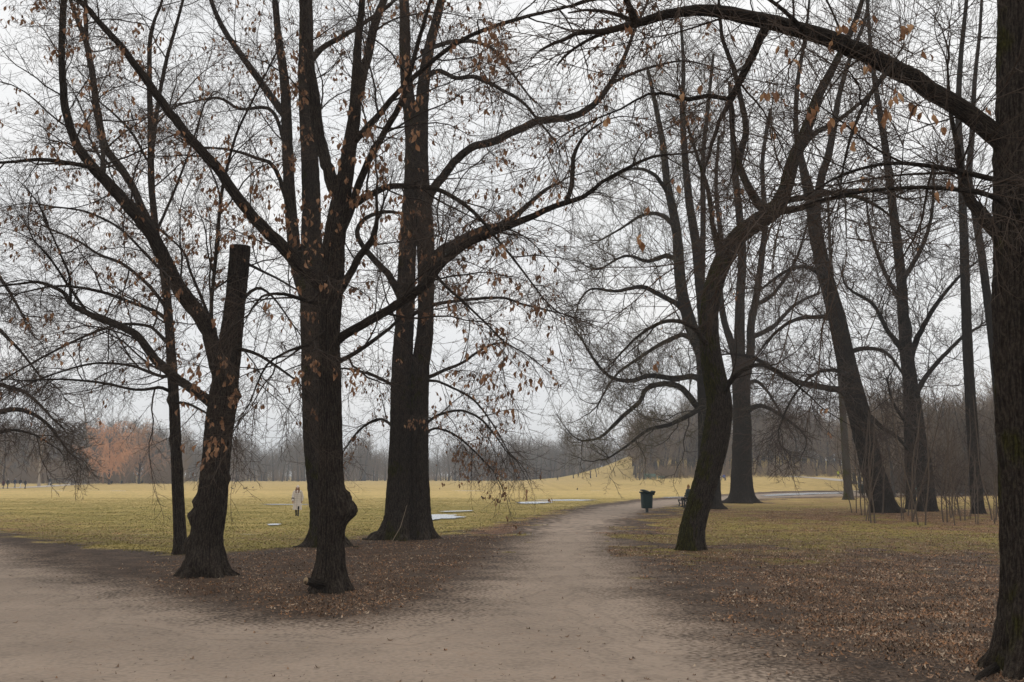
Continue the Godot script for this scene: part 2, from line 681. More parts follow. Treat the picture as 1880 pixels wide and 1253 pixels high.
func inside_by(poly: PackedVector2Array, p: Vector2) -> float:      # metres inside the outline, negative outside
	var best := 1e9
	var inn := false
	var j := poly.size() - 1
	for i in poly.size():
		var a := poly[i]
		var b := poly[j]
		var ab := b - a
		var q := p - a
		var t := clampf(q.dot(ab) / maxf(ab.length_squared(), 1e-6), 0.0, 1.0)
		best = minf(best, (q - ab * t).length_squared())
		if (a.y > p.y) != (b.y > p.y) and p.x < (b.x - a.x) * (p.y - a.y) / (b.y - a.y) + a.x:
			inn = not inn
		j = i
	return sqrt(best) if inn else -sqrt(best)


# [path, grass, litter] at a place: metres inside the path, metres inside grass, share of leaf litter
func cover_at(x: float, z: float) -> Vector3:
	var p := Vector2(x, z)
	var pa := inside_by(path_edge, p)
	var me := inside_by(meadow_edge, p)
	var d := -z
	var n := soft.get_noise_2d(x * 5.0, z * 5.0)
	var la := inside_by(lawn_edge, p) + 0.8 + 9.0 * soft.get_noise_2d(x * 2.2 + 40.0, z * 2.2) + 5.0 * soft.get_noise_2d(x * 9.0, z * 9.0)
	var n2 := soft.get_noise_2d(x * 16.0 + 50.0, z * 16.0)
	var gr := minf(maxf(me, la), -pa * 2.0 + 0.3)
	var li := 0.0
	if pa < 0.3:
		if la > -30.0 and me < 0.0 and x > 3.0:
			var off := sstep(-0.1, 3.4, -pa + n2 * 1.5)
			li = off * (0.5 + 0.5 * sstep(36.0, 24.0, d)) * (0.25 + 0.75 * sstep(11.5, 15.0, d + n * 3.0))
			if la > 0.0:
				li = 0.42 + 0.5 * sstep(46.0, 56.0, d + n * 10.0) * sstep(11.0, 16.0, x) * sstep(74.0, 60.0, d)
				li = maxf(li, 0.8 * sstep(17.0, 20.0, x + n * 3.0) * sstep(38.0, 42.0, d) * sstep(62.0, 50.0, d))
				li += 0.5 * sstep(39.0, 25.0, d + n * 8.0)
		elif me < 1.5 and x < 4.0 and x > -14.0:
			li = 0.95 * sstep(0.0, 1.6, -pa) * sstep(1.5, -0.6, me) * sstep(-11.0, -5.0, x)
		elif me > 0.0 and me < 14.0 and d < 62.0:
			li = 0.08 + (0.34 * sstep(9.0, 0.0, me) if x < -7.0 else 0.05)
		li = clampf(li * (0.9 + 0.9 * n + 0.7 * n2), 0.0, 1.0)
	return Vector3(pa, gr, li)


var grids := []


func cover_fast(x: float, z: float) -> Vector3:      # the same, read from the grids of the two sheets
	for g in grids:
		if x > g[0] and x < g[1] and z < g[2] and z > g[3]:
			var i := mini(int((x - g[0]) / (g[1] - g[0]) * g[4]), g[4] - 1)
			var j := mini(int((z - g[2]) / (g[3] - g[2]) * g[5]), g[5] - 1)
			var k: int = j * g[4] + i
			return Vector3(g[6][0][k], g[6][1][k], g[6][2][k])
	return Vector3(-5.0, -5.0, 0.0)


func ground_sheet(called: String, x0: float, x1: float, z0: float, z1: float, w: int, h: int, cell: float) -> void:
	# broad fields on a coarse grid, enlarged, then broken up with noise texel by texel
	var cw := w / 8
	var ch := h / 8
	var fields: Array[Image] = []
	var raw: Array[PackedFloat32Array] = []
	for k in 4:
		var r := PackedFloat32Array()
		r.resize(cw * ch)
		raw.append(r)
	for j in ch:
		var z := lerpf(z0, z1, (j + 0.5) / ch)
		for i in cw:
			var x := lerpf(x0, x1, (i + 0.5) / cw)
			var c := cover_at(x, z)
			var k := j * cw + i
			raw[0][k] = c.x
			raw[1][k] = c.y
			raw[2][k] = c.z
			raw[3][k] = straw_by_distance(x, z)
	grids.append([x0, x1, z0, z1, cw, ch, raw])
	var big: Array[PackedFloat32Array] = []
	for k in 4:
		var im := Image.create_from_data(cw, ch, false, Image.FORMAT_RF, raw[k].to_byte_array())
		im.resize(w, h, Image.INTERPOLATE_BILINEAR)
		big.append(im.get_data().to_float32_array())
	var mpt := (x1 - x0) / w
	var fine := noise_map(w, h, 0.22, 71, false, 3).get_data()
	var mid := noise_map(w, h, 0.35 * mpt, 72, false, 5).get_data()
	var mid2 := noise_map(w, h, 1.3 * mpt, 73, false, 4).get_data()
	var pa := big[0]
	var gr := big[1]
	var li := big[2]
	var stw := big[3]
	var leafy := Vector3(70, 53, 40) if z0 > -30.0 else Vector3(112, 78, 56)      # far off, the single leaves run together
	var out := PackedByteArray()
	out.resize(w * h * 3)
	var o := 0
	for k in w * h:
		var f := (fine[k] - 128.0) * 0.0078
		var m := (mid[k] - 128.0) * 0.0078
		var m2 := (mid2[k] - 128.0) * 0.0078
		# bare soil
		var v := 1.0 + 0.42 * f + 0.12 * m + 0.3 * m2
		var r := 76.0 * v
		var g := 62.0 * v
		var b := 51.0 * v
		# trodden gravel
		var t := (pa[k] + m * 0.5 + m2 * 0.3 + f * 1.5) * 0.55 + 0.45
		if t > 0.0:
			t = minf(t, 1.0)
			v = 1.0 + 0.13 * f + 0.07 * m2 + 0.08 * m
			if m2 > -0.25:                      # faint wheel tracks pressed into the gravel
				var w1 := pa[k] - 1.15 - m * 0.7
				var w2 := pa[k] - 1.75 - m * 0.7
				v -= 0.09 * (maxf(0.0, 1.0 - absf(w1) * 11.0) + maxf(0.0, 1.0 - absf(w2) * 11.0))
			r += (146.0 * v - r) * t
			g += (130.0 * v - g) * t
			b += (115.0 * v - b) * t
		# grass
		t = (gr[k] + m * 1.2 + m2 * 0.7 + f * 0.5) * 0.9 + 0.3
		if t > 0.0:
			t = minf(t, 1.0)
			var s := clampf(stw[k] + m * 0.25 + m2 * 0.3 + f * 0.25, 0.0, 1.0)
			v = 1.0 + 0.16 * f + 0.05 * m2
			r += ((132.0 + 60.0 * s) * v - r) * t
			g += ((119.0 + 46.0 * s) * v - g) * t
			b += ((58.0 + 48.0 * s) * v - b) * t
		# rotting leaves
		t = clampf(li[k] * 1.1 + f * 0.45 + m2 * 0.3 - 0.15, 0.0, 0.8)
		if t > 0.0:
			v = 1.0 + 0.3 * f + 0.12 * m2
			r += (leafy.x * v - r) * t
			g += (leafy.y * v - g) * t
			b += (leafy.z * v - b) * t
		out[o] = clampi(int(r), 0, 255)
		out[o + 1] = clampi(int(g), 0, 255)
		out[o + 2] = clampi(int(b), 0, 255)
		o += 3
	var mat := StandardMaterial3D.new()
	mat.albedo_texture = ImageTexture.create_from_image(Image.create_from_data(w, h, false, Image.FORMAT_RGB8, out))
	mat.texture_repeat = false
	mat.roughness = 0.92
	mat.metallic_specular = 0.25
	mat.heightmap_enabled = true
	mat.heightmap_scale = 4.0
	mat.heightmap_texture = ImageTexture.create_from_image(noise_map(w, h, 0.11, 75, false, 4))
	var st := SurfaceTool.new()
	st.begin(Mesh.PRIMITIVE_TRIANGLES)
	var nx := int(roundf((x1 - x0) / cell))
	var nz := int(roundf(absf(z1 - z0) / cell))
	for j in nz + 1:
		for i in nx + 1:
			var u := float(i) / nx
			var q := float(j) / nz
			var x := lerpf(x0, x1, u)
			var z := lerpf(z0, z1, q)
			st.set_uv(Vector2(u, q))
			st.set_normal(Vector3.UP)
			st.add_vertex(Vector3(x, terrain(x, z), z))
	for j in nz:
		for i in nx:
			var k := j * (nx + 1) + i
			for e in [k, k + nx + 1, k + 1, k + 1, k + nx + 1, k + nx + 2]:
				st.add_index(e)
	st.generate_normals()
	part(called, st.commit(), mat, self, "structure")


func straw_by_distance(x: float, z: float) -> float:      # greener near, straw far: dry grass, plus view-angle brightening painted into the colour
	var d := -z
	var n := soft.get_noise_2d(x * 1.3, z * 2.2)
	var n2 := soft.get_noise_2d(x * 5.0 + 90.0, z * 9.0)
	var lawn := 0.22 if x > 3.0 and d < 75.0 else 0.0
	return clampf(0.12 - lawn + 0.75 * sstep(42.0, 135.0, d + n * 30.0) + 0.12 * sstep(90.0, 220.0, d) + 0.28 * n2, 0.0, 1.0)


func ground() -> void:
	path_edge = on_ground([[-420, 938], [-200, 960], [0, 1004], [60, 1030], [150, 1056], [260, 1086], [380, 1116], [500, 1140], [640, 1148], [760, 1124], [850, 1078], [915, 1030], [955, 992], [985, 965], [1040, 945], [1100, 931], [1180, 921], [1240, 917], [1330, 911], [1420, 906], [1560, 902.5], [1760, 902], [1760, 909], [1560, 911], [1450, 913.5], [1380, 917], [1300, 923], [1250, 928], [1190, 938], [1135, 957], [1122, 985], [1138, 1020], [1175, 1070], [1240, 1120], [1325, 1170], [1410, 1210], [1500, 1253]])
	path_edge.append_array([Vector2(6.0, -1.0), Vector2(8.0, 60.0), Vector2(-80.0, 60.0), Vector2(-80.0, -40.0)])
	meadow_edge = on_ground([[-520, 930], [-200, 950], [0, 978], [100, 996], [200, 1009], [330, 1018], [450, 1013], [560, 1006], [640, 1001], [690, 984], [800, 986], [870, 977], [950, 962], [1000, 948], [1090, 927], [1180, 917], [1240, 913], [1330, 908], [1420, 903], [1560, 900], [1760, 899]])
	meadow_edge.append_array([Vector2(600, -160), Vector2(600, -2600), Vector2(-900, -2600), Vector2(-900, -60)])
	lawn_edge = on_ground([[1126, 962], [1188, 941], [1255, 931], [1300, 926], [1380, 920], [1450, 916], [1560, 914], [1760, 912], [2200, 912], [2400, 945], [2200, 1035], [1880, 1038], [1600, 1030], [1400, 1022], [1280, 1018], [1180, 1010], [1132, 988]])
	ground_sheet("path_and_lawn", -22.0, 22.0, -6.0, -40.0, 2048, 1536, 0.25)
	ground_sheet("meadow", -80.0, 80.0, -40.0, -150.0, 1536, 1024, 1.0)
	# the meadow goes on to the horizon
	var xs := [-2500.0, -1200.0, -700.0, -450.0]
	var zs := [80.0, 30.0, 6.0, -6.0, -23.0, -40.0]
	for i in range(-22, 23):
		xs.append(i * 16.0 if absi(i) != 5 else signf(i) * 80.0)
	xs.append_array([-22.0, 22.0, 450.0, 700.0, 1200.0, 2500.0])
	xs.sort()
	for i in range(1, 23):
		zs.append(-40.0 - i * 110.0 / 11.0)
	for i in range(1, 14):
		zs.append(-260.0 - i * 14.0)
	zs.append_array([-520.0, -700.0, -1000.0, -1600.0, -2600.0])
	var st := SurfaceTool.new()
	st.begin(Mesh.PRIMITIVE_TRIANGLES)
	for z in zs:
		for x in xs:
			var s := straw_by_distance(x, z) if z < -30.0 else 0.3
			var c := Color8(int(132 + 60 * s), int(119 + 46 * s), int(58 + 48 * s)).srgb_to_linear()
			if z > -40.0:
				c = Color8(76, 62, 51).srgb_to_linear()
			st.set_color(c)
			st.set_normal(Vector3.UP)
			st.add_vertex(Vector3(x, terrain(x, z), z))
	for j in zs.size() - 1:
		for i in xs.size() - 1:
			var mx: float = 0.5 * (xs[i] + xs[i + 1])
			var mz: float = 0.5 * (zs[j] + zs[j + 1])
			if (absf(mx) < 22.0 and mz < -6.0 and mz > -40.0) or (absf(mx) < 80.0 and mz < -40.0 and mz > -150.0):
				continue
			var k: int = j * xs.size() + i
			for e in [k, k + xs.size(), k + 1, k + 1, k + xs.size(), k + xs.size() + 1]:
				st.add_index(e)
	st.generate_normals()
	var far := plain(Color(1, 1, 1), 0.95, 0.2)
	far.vertex_color_use_as_albedo = true
	var grain := noise_map(512, 512, 0.03, 91, false, 5)
	grain.convert(Image.FORMAT_RGB8)
	grain.adjust_bcs(1.0, 0.35, 1.0)
	grain.adjust_bcs(1.9, 1.0, 1.0)
	far.albedo_texture = ImageTexture.create_from_image(grain)
	far.uv1_triplanar = true
	far.uv1_world_triplanar = true
	far.uv1_scale = Vector3(0.03, 0.03, 0.09)
	part("far_meadow", st.commit(), far, self, "structure")
	# gravel walks far off
	strip("gravel_walk", [foot(1440, 245), foot(1490, 225), foot(1545, 202), foot(1600, 189), foot(1680, 181), foot(1800, 178)], 4.0)
	strip("gravel_walk", [at(-60, 897, 172), at(0, 896, 178), at(40, 894.5, 186), at(80, 892, 205), at(120, 889.5, 235), at(150, 888, 262)], 4.5)
	# rain water standing on the grass
	puddle([[700, 949], [735, 947.4], [775, 947.6], [800, 945.6], [822, 945.8], [840, 947.2], [832, 948.6], [850, 949.6], [862, 951.6], [838, 952.4], [845, 953.6], [812, 954.4], [800, 956.6], [770, 956], [740, 958], [712, 955.6]])
	puddle([[800, 940.6], [830, 939.4], [868, 938.6], [872, 939.6], [850, 940.6], [818, 941.6]])
	puddle([[945, 923.6], [970, 922.2], [1010, 922], [1020, 923.8], [985, 926.4], [955, 926]])
	puddle([[975, 919.6], [1020, 918.4], [1060, 918.2], [1102, 919.2], [1070, 920.8], [1010, 921]])
	puddle([[478, 927.3], [500, 926.9], [540, 927.2], [575, 927.4], [570, 928.1], [520, 928.2], [490, 928.0]])
	puddle([[1385, 911], [1430, 907.6], [1490, 905.4], [1550, 904.6], [1552, 907], [1500, 908.6], [1440, 911], [1395, 913]])
	puddle([[1208, 914.6], [1240, 913.4], [1262, 913.2], [1258, 914.2], [1225, 915.2]])
	puddle([[488, 964.6], [505, 963.2], [518, 964], [510, 966.2], [493, 966.6]])


func strip(called: String, line: Array, wide: float) -> void:
	var st := SurfaceTool.new()
	st.begin(Mesh.PRIMITIVE_TRIANGLES)
	var pts := PackedVector3Array(line)
	var rads := PackedFloat32Array()
	for p in pts:
		rads.append(1.0)
	pts = smooth_line(pts, rads, 3.0, 0.0)[0]
	for i in pts.size():
		var t := pts[mini(i + 1, pts.size() - 1)] - pts[maxi(i - 1, 0)]
		var side := Vector3(-t.z, 0, t.x).normalized() * wide * 0.5
		for s in [-1.0, 1.0]:
			var q: Vector3 = pts[i] + side * s * rng.randf_range(0.85, 1.1)
			st.set_normal(Vector3.UP)
			st.add_vertex(Vector3(q.x, terrain(q.x, q.z) + 0.06, q.z))
	for i in pts.size() - 1:
		for e in [i * 2, i * 2 + 2, i * 2 + 1, i * 2 + 1, i * 2 + 2, i * 2 + 3]:
			st.add_index(e)
	part(called, st.commit(), plain(Color(0.42, 0.37, 0.31), 0.95), self, "structure")


func puddle(outline: Array) -> void:
	var flat := on_ground(outline)
	var mid := Vector2.ZERO
	for q in flat:
		mid += q / flat.size()
	var ring := PackedVector2Array()
	var n := 120
	for k in n:                                 # a ragged shore, seen round from the middle
		var dir := Vector2(cos(TAU * k / n), sin(TAU * k / n))
		var reach := 0.0
		for i in flat.size():
			var hit = Geometry2D.segment_intersects_segment(mid, mid + dir * 200.0, flat[i], flat[(i + 1) % flat.size()])
			if hit != null:
				reach = maxf(reach, mid.distance_to(hit))
		ring.append(mid + dir * reach * (0.92 + 0.22 * soft.get_noise_2d(ring.size() * 9.0, mid.x * 50.0) + rng.randf_range(-0.07, 0.07)))
	var st := SurfaceTool.new()
	st.begin(Mesh.PRIMITIVE_TRIANGLES)
	for k in n:
		for q in [mid, ring[k], ring[(k + 1) % n]]:
			st.set_normal(Vector3.UP)
			st.add_vertex(Vector3(q.x, 0.045, q.y))
	part("puddle", st.commit(), M.water, self, "structure")


func ground_cover() -> void:
	# fallen leaves
	var where: Array[Transform3D] = []
	var tint := PackedColorArray()
	var tries := 0
	while where.size() < 160000 and tries < 640000:
		tries += 1
		var d := 11.0 + 60.0 * pow(rng.randf(), 1.35)
		var x := (rng.randf_range(0.06, 0.60) if rng.randf() < 0.62 else rng.randf_range(-0.56, 0.06)) * d
		var c := cover_fast(x, -d)
		var li := c.z
		if c.x > -0.5:
			li = maxf(li, 0.004)
		if rng.randf() > li * 1.1:
			continue
		var s := rng.randf_range(0.05, 0.12)
		var b := Basis.from_euler(Vector3(PI / 2 + rng.randf_range(-0.45, 0.45), rng.randf() * TAU, rng.randf_range(-0.4, 0.4))) * Basis().scaled(Vector3(s, s, s))
		where.append(Transform3D(b, Vector3(x, terrain(x, -d) + 0.012 + 0.02 * rng.randf(), -d)))
		var t := rng.randf()
		var col := Color(0.085, 0.050, 0.030).lerp(Color(0.30, 0.185, 0.115), t)
		if rng.randf() < 0.22:
			col = Color(0.30, 0.145, 0.065) * rng.randf_range(0.7, 1.1)
		elif rng.randf() < 0.16:
			col = Color(0.44, 0.33, 0.23) * rng.randf_range(0.8, 1.1)
		tint.append(col * lerpf(0.58, 1.2, sstep(-0.32, 0.3, soft.get_noise_2d(x * 13.0, d * 13.0) + rng.randf_range(-0.25, 0.25))))      # sodden patches lie darker
	var o := scatter("fallen_leaves", M.leaf_shapes[0], M.leaf_many, where, tint, self)
	tag(o, "brown fallen leaves lying under the trees and on the lawn", "leaves", "", "stuff")
	# crumbled leaf and twig along the path edges
	where = []
	tint = PackedColorArray()
	tries = 0
	while where.size() < 60000 and tries < 200000:
		tries += 1
		var d := 10.8 + 34.0 * pow(rng.randf(), 1.5)
		var x := rng.randf_range(-0.56, 0.60) * d
		var pa := cover_fast(x, -d).x
		if rng.randf() > sstep(1.0, -0.8, pa) * 0.985 + 0.015 or pa < -7.0:
			continue
		var s := rng.randf_range(0.01, 0.03)
		var b := Basis.from_euler(Vector3(PI / 2 + rng.randf_range(-0.3, 0.3), rng.randf() * TAU, rng.randf_range(-0.3, 0.3))) * Basis().scaled(Vector3(s, s * rng.randf_range(1.0, 2.5), s))
		where.append(Transform3D(b, Vector3(x, terrain(x, -d) + 0.006, -d)))
		tint.append(Color(0.055, 0.038, 0.028).lerp(Color(0.16, 0.11, 0.08), rng.randf() * rng.randf() * 1.4))
	o = scatter("leaf_crumbs", M.leaf_shapes[1], M.leaf_many, where, tint, self)
	tag(o, "crumbs of rotted leaf and twig trodden into the path edges", "debris", "", "stuff")
	# grass
	var st := SurfaceTool.new()
	st.begin(Mesh.PRIMITIVE_TRIANGLES)
	for k in 9:
		var a := rng.randf() * TAU
		var p := Vector3(rng.randf_range(-0.12, 0.12), 0, rng.randf_range(-0.12, 0.12))
		var hgt := rng.randf_range(0.5, 1.0)
		var side := Vector3(cos(a), 0, sin(a)) * 0.09
		var tip := p + Vector3(rng.randf_range(-0.35, 0.35), hgt, rng.randf_range(-0.35, 0.35))
		for q in [p - side, tip, p + side]:
			st.set_normal(Vector3(0, 1, 0))
			st.add_vertex(q)
	var tuft := st.commit()
	where = []
	tint = PackedColorArray()
	tries = 0
	while where.size() < 110000 and tries < 260000:
		tries += 1
		var d := 27.0 + 75.0 * pow(rng.randf(), 1.3)
		var x := rng.randf_range(-0.56, 0.58) * d
		var c := cover_fast(x, -d)
		if c.y + 1.2 * soft.get_noise_2d(x * 20.0, d * 20.0) < 0.1:
			continue
		if rng.randf() < c.z * 1.4:
			continue
		var s := rng.randf_range(0.025, 0.055)
		where.append(Transform3D(Basis(Vector3.UP, rng.randf() * TAU) * Basis().scaled(Vector3(s * 1.5, s, s * 1.5)), Vector3(x, terrain(x, -d) - 0.01, -d)))
		var sh := clampf(straw_by_distance(x, -d) + rng.randf_range(-0.3, 0.3), 0.0, 1.0)
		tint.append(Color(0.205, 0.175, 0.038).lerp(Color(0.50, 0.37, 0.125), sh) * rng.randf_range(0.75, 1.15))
	o = scatter("grass", tuft, M.tinted, where, tint, self)
	tag(o, "short winter grass of the lawn and the near meadow", "grass", "", "stuff")


# ---------------------------------------------------------------- trees beside the path
func near_trees() -> void:
	var linden := "old trees standing beside the path"
	var burl := old_tree("old_tree", "dark tree with a burl low on its trunk, its foot nearest the path fork", linden, {
		depth = 20.5, flare = 0.6, leaf = 0.75, trunk_twigs = 0.8, limb_twigs = 0.5, stem_from = 0.75,
		knobs = [[1.65, 0.15, 0.26, 0.24], [1.95, 0.4, 0.12, 0.12], [0.35, 2.6, 0.1, 0.2], [4.4, 1.2, 0.08, 0.2], [3.1, 1.4, 0.06, 0.15]],
		stems = [[[606, 1080, 56], [607, 1050, 49], [607, 990, 46], [608, 930, 48], [607, 820, 42], [606, 700, 38], [605, 620, 37], [606, 560, 42], [608, 510, 48], [613, 445, 40], [621, 390, 38], [630, 345, 33], [640, 280, 27], [650, 215, 24], [653, 165, 20], [657, 80, 14], [665, 0, 12], [670, -120, 9], [678, -260, 4]]],
		limbs = [
			[[604, 532, 34], [585, 517, 30], [560, 497, 26], [520, 455, 24, -0.3], [480, 415, 22, -0.6], [430, 355, 20, -0.8], [395, 305, 19, -1.0], [350, 255, 17, -1.2], [310, 205, 16, -1.4], [270, 150, 15, -1.6], [230, 95, 13, -1.8], [195, 55, 12, -2], [150, 5, 10, -2.2], [100, -50, 7, -2.4], [40, -120, 4, -2.6]],
			[[628, 375, 26], [612, 345, 24], [602, 310, 23], [592, 280, 22, 0.3], [578, 200, 21, 0.5], [568, 110, 19, 0.6], [558, 20, 17, 0.7], [552, -100, 13, 0.8], [545, -250, 6, 0.9]],
			[[650, 200, 20], [660, 165, 18], [674, 105, 17, 0.4], [690, 40, 16, 0.7], [708, -10, 14, 1], [735, -120, 9, 1.3], [760, -240, 4, 1.5]],
			[[622, 430, 20], [640, 395, 16], [655, 350, 14], [675, 298, 13, -0.4], [705, 245, 12, -0.8], [735, 190, 11, -1.2], [752, 135, 10, -1.4], [770, 70, 8, -1.6], [790, 0, 6, -1.8], [815, -110, 3, -2]],
			[[640, 285, 16], [648, 262, 14], [690, 218, 12, -0.5], [730, 170, 10, -0.8], [775, 128, 9, -1], [850, 72, 8, -1.3], [950, 35, 7, -1.6], [1060, 8, 5, -1.8], [1150, -20, 3, -2]],
			[[630, 400, 16], [645, 380, 14], [684, 356, 12, -0.6], [722, 342, 11, -0.8], [787, 345, 9, -1.2], [826, 358, 8, -1.5], [868, 388, 7, -1.8], [905, 430, 5, -2], [950, 485, 4, -2.2], [995, 545, 3, -2.3]],
			[[612, 550, 20], [640, 508, 14, -0.3], [660, 470, 13, -0.5], [684, 440, 12, -0.7], [692, 402, 7, -0.8]],
			[[608, 632, 22], [632, 616, 17], [665, 597, 16, -0.4], [715, 568, 16, -0.6], [750, 545, 16, -0.8], [785, 518, 17, -1], [803, 492, 17, -1.1], [850, 452, 16, -1.2], [900, 428, 15, -1.3], [960, 405, 13, -1.4], [1020, 378, 11, -1.5], [1070, 362, 9, -1.6], [1105, 335, 7, -1.7], [1150, 310, 6, -1.8], [1200, 288, 5, -1.9], [1260, 282, 3, -2]],
			[[1038, 373, 9, -1.5], [1050, 340, 10, -1.5], [1053, 290, 8, -1.4], [1072, 250, 5, -1.3], [1105, 225, 3, -1.2]],
			[[606, 672, 12], [630, 660, 9], [665, 640, 8, 0.5], [726, 593, 6, 1], [762, 545, 5, 1.3], [800, 475, 3, 1.6]],
			[[800, 505, 7, -1.1], [820, 528, 5, -1.3], [848, 552, 4.5, -1.6], [890, 592, 3.5, -2], [925, 628, 2, -2.2]],
			[[596, 560, 9], [560, 552, 7, -0.5], [520, 540, 6, -1], [480, 545, 4, -1.4], [455, 580, 3, -1.6]],
			[[604, 600, 9], [570, 630, 7, -0.6], [530, 645, 5, -1.1], [490, 670, 4, -1.5], [466, 720, 2.5, -1.8]]]})
	# a sawn root beside its foot
	var cut := Tube.new()
	var foot_in := burl.position
	var c0 := at(594, 1074, 20.3) - foot_in
	var c1 := at(561, 1067, 19.9) - foot_in
	cut.add(PackedVector3Array([c0, c0.lerp(c1, 0.5), c1]), PackedFloat32Array([0.12, 0.085, 0.07]), 12, true)
	part("sawn_root", cut.mesh(), M.bark, burl)
	var face := Tube.new()
	var cd := (c1 - c0).normalized()
	face.add(PackedVector3Array([c1, c1 + cd * 0.004, c1 + cd * 0.005]), PackedFloat32Array([0.068, 0.066, 0.0]), 12, false)
	part("sawn_face", face.mesh(), plain(Color(0.48, 0.34, 0.20), 0.8), burl)
	old_tree("old_tree", "dark trunk half hidden behind the burl-bearing tree, splitting into two tall stems", linden, {
		depth = 33.0, flare = 0.9, moss = 0.35, leaf = 0.5, trunk_twigs = 0.5, stem_from = 0.7,
		stems = [[[600, 1004, 62], [598, 970, 52], [595, 930, 50], [588, 870, 50], [582, 800, 49], [578, 700, 47], [575, 600, 46], [573, 520, 44], [572, 450, 38], [571, 350, 33], [566, 250, 30], [561, 150, 28], [562, 60, 26], [560, -120, 19], [556, -260, 8]],
			[[570, 560, 30], [552, 510, 27], [541, 460, 24], [533, 380, 22], [528, 280, 20], [525, 200, 19], [521, 140, 17], [510, 60, 13], [500, -60, 9], [495, -180, 4]]],
		limbs = [
			[[524, 215, 15], [513, 199, 14], [485, 160, 13, 0.5], [460, 126, 12, 0.8], [425, 77, 11, 1], [402, 38, 10, 1.2], [387, 0, 8, 1.4], [360, -80, 4, 1.6]],
			[[535, 400, 9], [505, 310, 8, -1], [470, 290, 6, -1.5], [420, 275, 5, -2], [360, 270, 3, -2.4]],
			[[530, 300, 8], [500, 205, 7, 1], [440, 200, 6, 1.4], [400, 180, 5, 1.8], [340, 190, 3, 2]],
			[[560, 130, 14], [590, 90, 11, -1], [640, 60, 9, -1.8], [700, 20, 7, -2.4], [760, -30, 4, -3]]]})
	old_tree("twin_tree", "thick two-stemmed tree with a broad spreading foot beside the puddles", linden, {
		depth = 36.5, flare = 0.9, foot_twigs = 0.5, moss = 0.32, leaf = 0.7, trunk_twigs = 0.6, limb_twigs = 0.4, all_root = true, stem_from = 0.72,
		stems = [[[732, 986, 62], [735, 960, 58], [736, 930, 54], [737, 880, 49], [738, 800, 44], [738, 680, 38], [743, 593, 34], [749, 440, 31], [757, 330, 30], [757, 250, 28], [745, 130, 22], [742, 0, 18], [740, -150, 11], [738, -260, 5]],
			[[768, 978, 46], [769, 950, 42], [769, 900, 38], [768, 800, 36], [772, 680, 33], [781, 593, 29], [781, 440, 32], [773, 330, 30], [772, 250, 28], [778, 150, 22], [790, 80, 19], [805, 20, 16], [832, -100, 10], [850, -220, 5]]],
		limbs = [
			[[780, 395, 20], [790, 358, 17], [806, 333, 16], [833, 299, 15, -0.5], [864, 272, 15, -1], [906, 260, 15, -1.4], [952, 238, 14, -1.8], [990, 222, 14, -2], [1052, 214, 13, -2.4], [1090, 192, 11, -2.6], [1113, 165, 10, -2.8], [1144, 111, 8, -3], [1167, 50, 6, -3.2], [1190, 0, 5, -3.4], [1205, -70, 3, -3.5]],
			[[1120, 155, 7, -2.8], [1150, 140, 6, -2.9], [1197, 123, 5, -3], [1260, 112, 3.5, -3.2], [1330, 130, 2, -3.4]],
			[[783, 500, 24], [800, 472, 20], [826, 452, 18, 0.8], [883, 424, 16, 1.4], [925, 412, 13, 1.8], [960, 385, 10, 2], [1000, 350, 7, 2.2], [1030, 335, 4, 2.4]],
			[[741, 560, 16], [728, 530, 14], [712, 503, 13, -0.5], [690, 480, 12, -1], [668, 455, 10, -1.2], [655, 425, 9, -1.4], [672, 400, 8, -1.6], [705, 389, 7, -1.8], [735, 392, 5, -2]],
			[[776, 698, 9], [790, 692, 7], [815, 680, 6], [850, 666, 5, -0.8], [880, 645, 4.5, -1.2], [920, 630, 3, -1.6], [965, 650, 2, -2]],
			[[776, 700, 6], [800, 700, 5, 0.5], [830, 712, 4.5, 1], [870, 735, 4, 1.4], [905, 780, 3, 1.7], [935, 832, 2, 1.9]],
			[[770, 800, 7], [784, 778, 5], [806, 762, 5, -0.6], [845, 754, 4.5, -1], [880, 768, 4, -1.4], [906, 796, 3, -1.6], [930, 830, 2, -1.8]],
			[[770, 820, 6], [790, 790, 4.5, 0.4], [815, 790, 4, 0.8], [845, 806, 4, 1.2], [880, 838, 3, 1.6], [908, 868, 2, 1.8]],
			[[736, 715, 8], [712, 703, 6], [684, 689, 6, -0.8], [650, 680, 5, -1.2], [623, 678, 3.5, -1.6], [590, 700, 2, -2]],
			[[772, 150, 12], [803, 130, 9], [837, 143, 8, -1], [875, 142, 8, -1.6], [921, 165, 7, -2], [960, 188, 6, -2.4], [985, 217, 5, -2.6], [1020, 260, 3, -2.8]],
			[[775, 95, 10], [826, 77, 8, 1], [872, 77, 7, 1.6], [906, 92, 6, 2], [935, 128, 5, 2.4], [970, 175, 3, 2.8]],
			[[746, 585, 9], [790, 562, 7, -1], [845, 552, 6, -1.6], [921, 547, 5, -2.2], [960, 559, 4, -2.6], [1036, 577, 2.5, -3]],
			[[735, 800, 6], [700, 770, 5, 0.8], [660, 790, 4, 1.2], [630, 830, 2.5, 1.6]]]})
	var s0 := at(719, 976, 35.2)
	s0.y = 0.0
	var stick := Tube.new()
	stick.add(PackedVector3Array([Vector3(0, -0.02, 0), Vector3(0.28, 0.5, -0.2), at(747, 928, 35.7) - s0]), PackedFloat32Array([0.014, 0.012, 0.008]), 6, false)
	var lean := part("stick", stick.mesh(), plain(Color(0.26, 0.20, 0.14), 0.9), self)
	lean.position = s0
	tag(lean, "pale stick leaning against the foot of the two-stemmed tree", "stick")
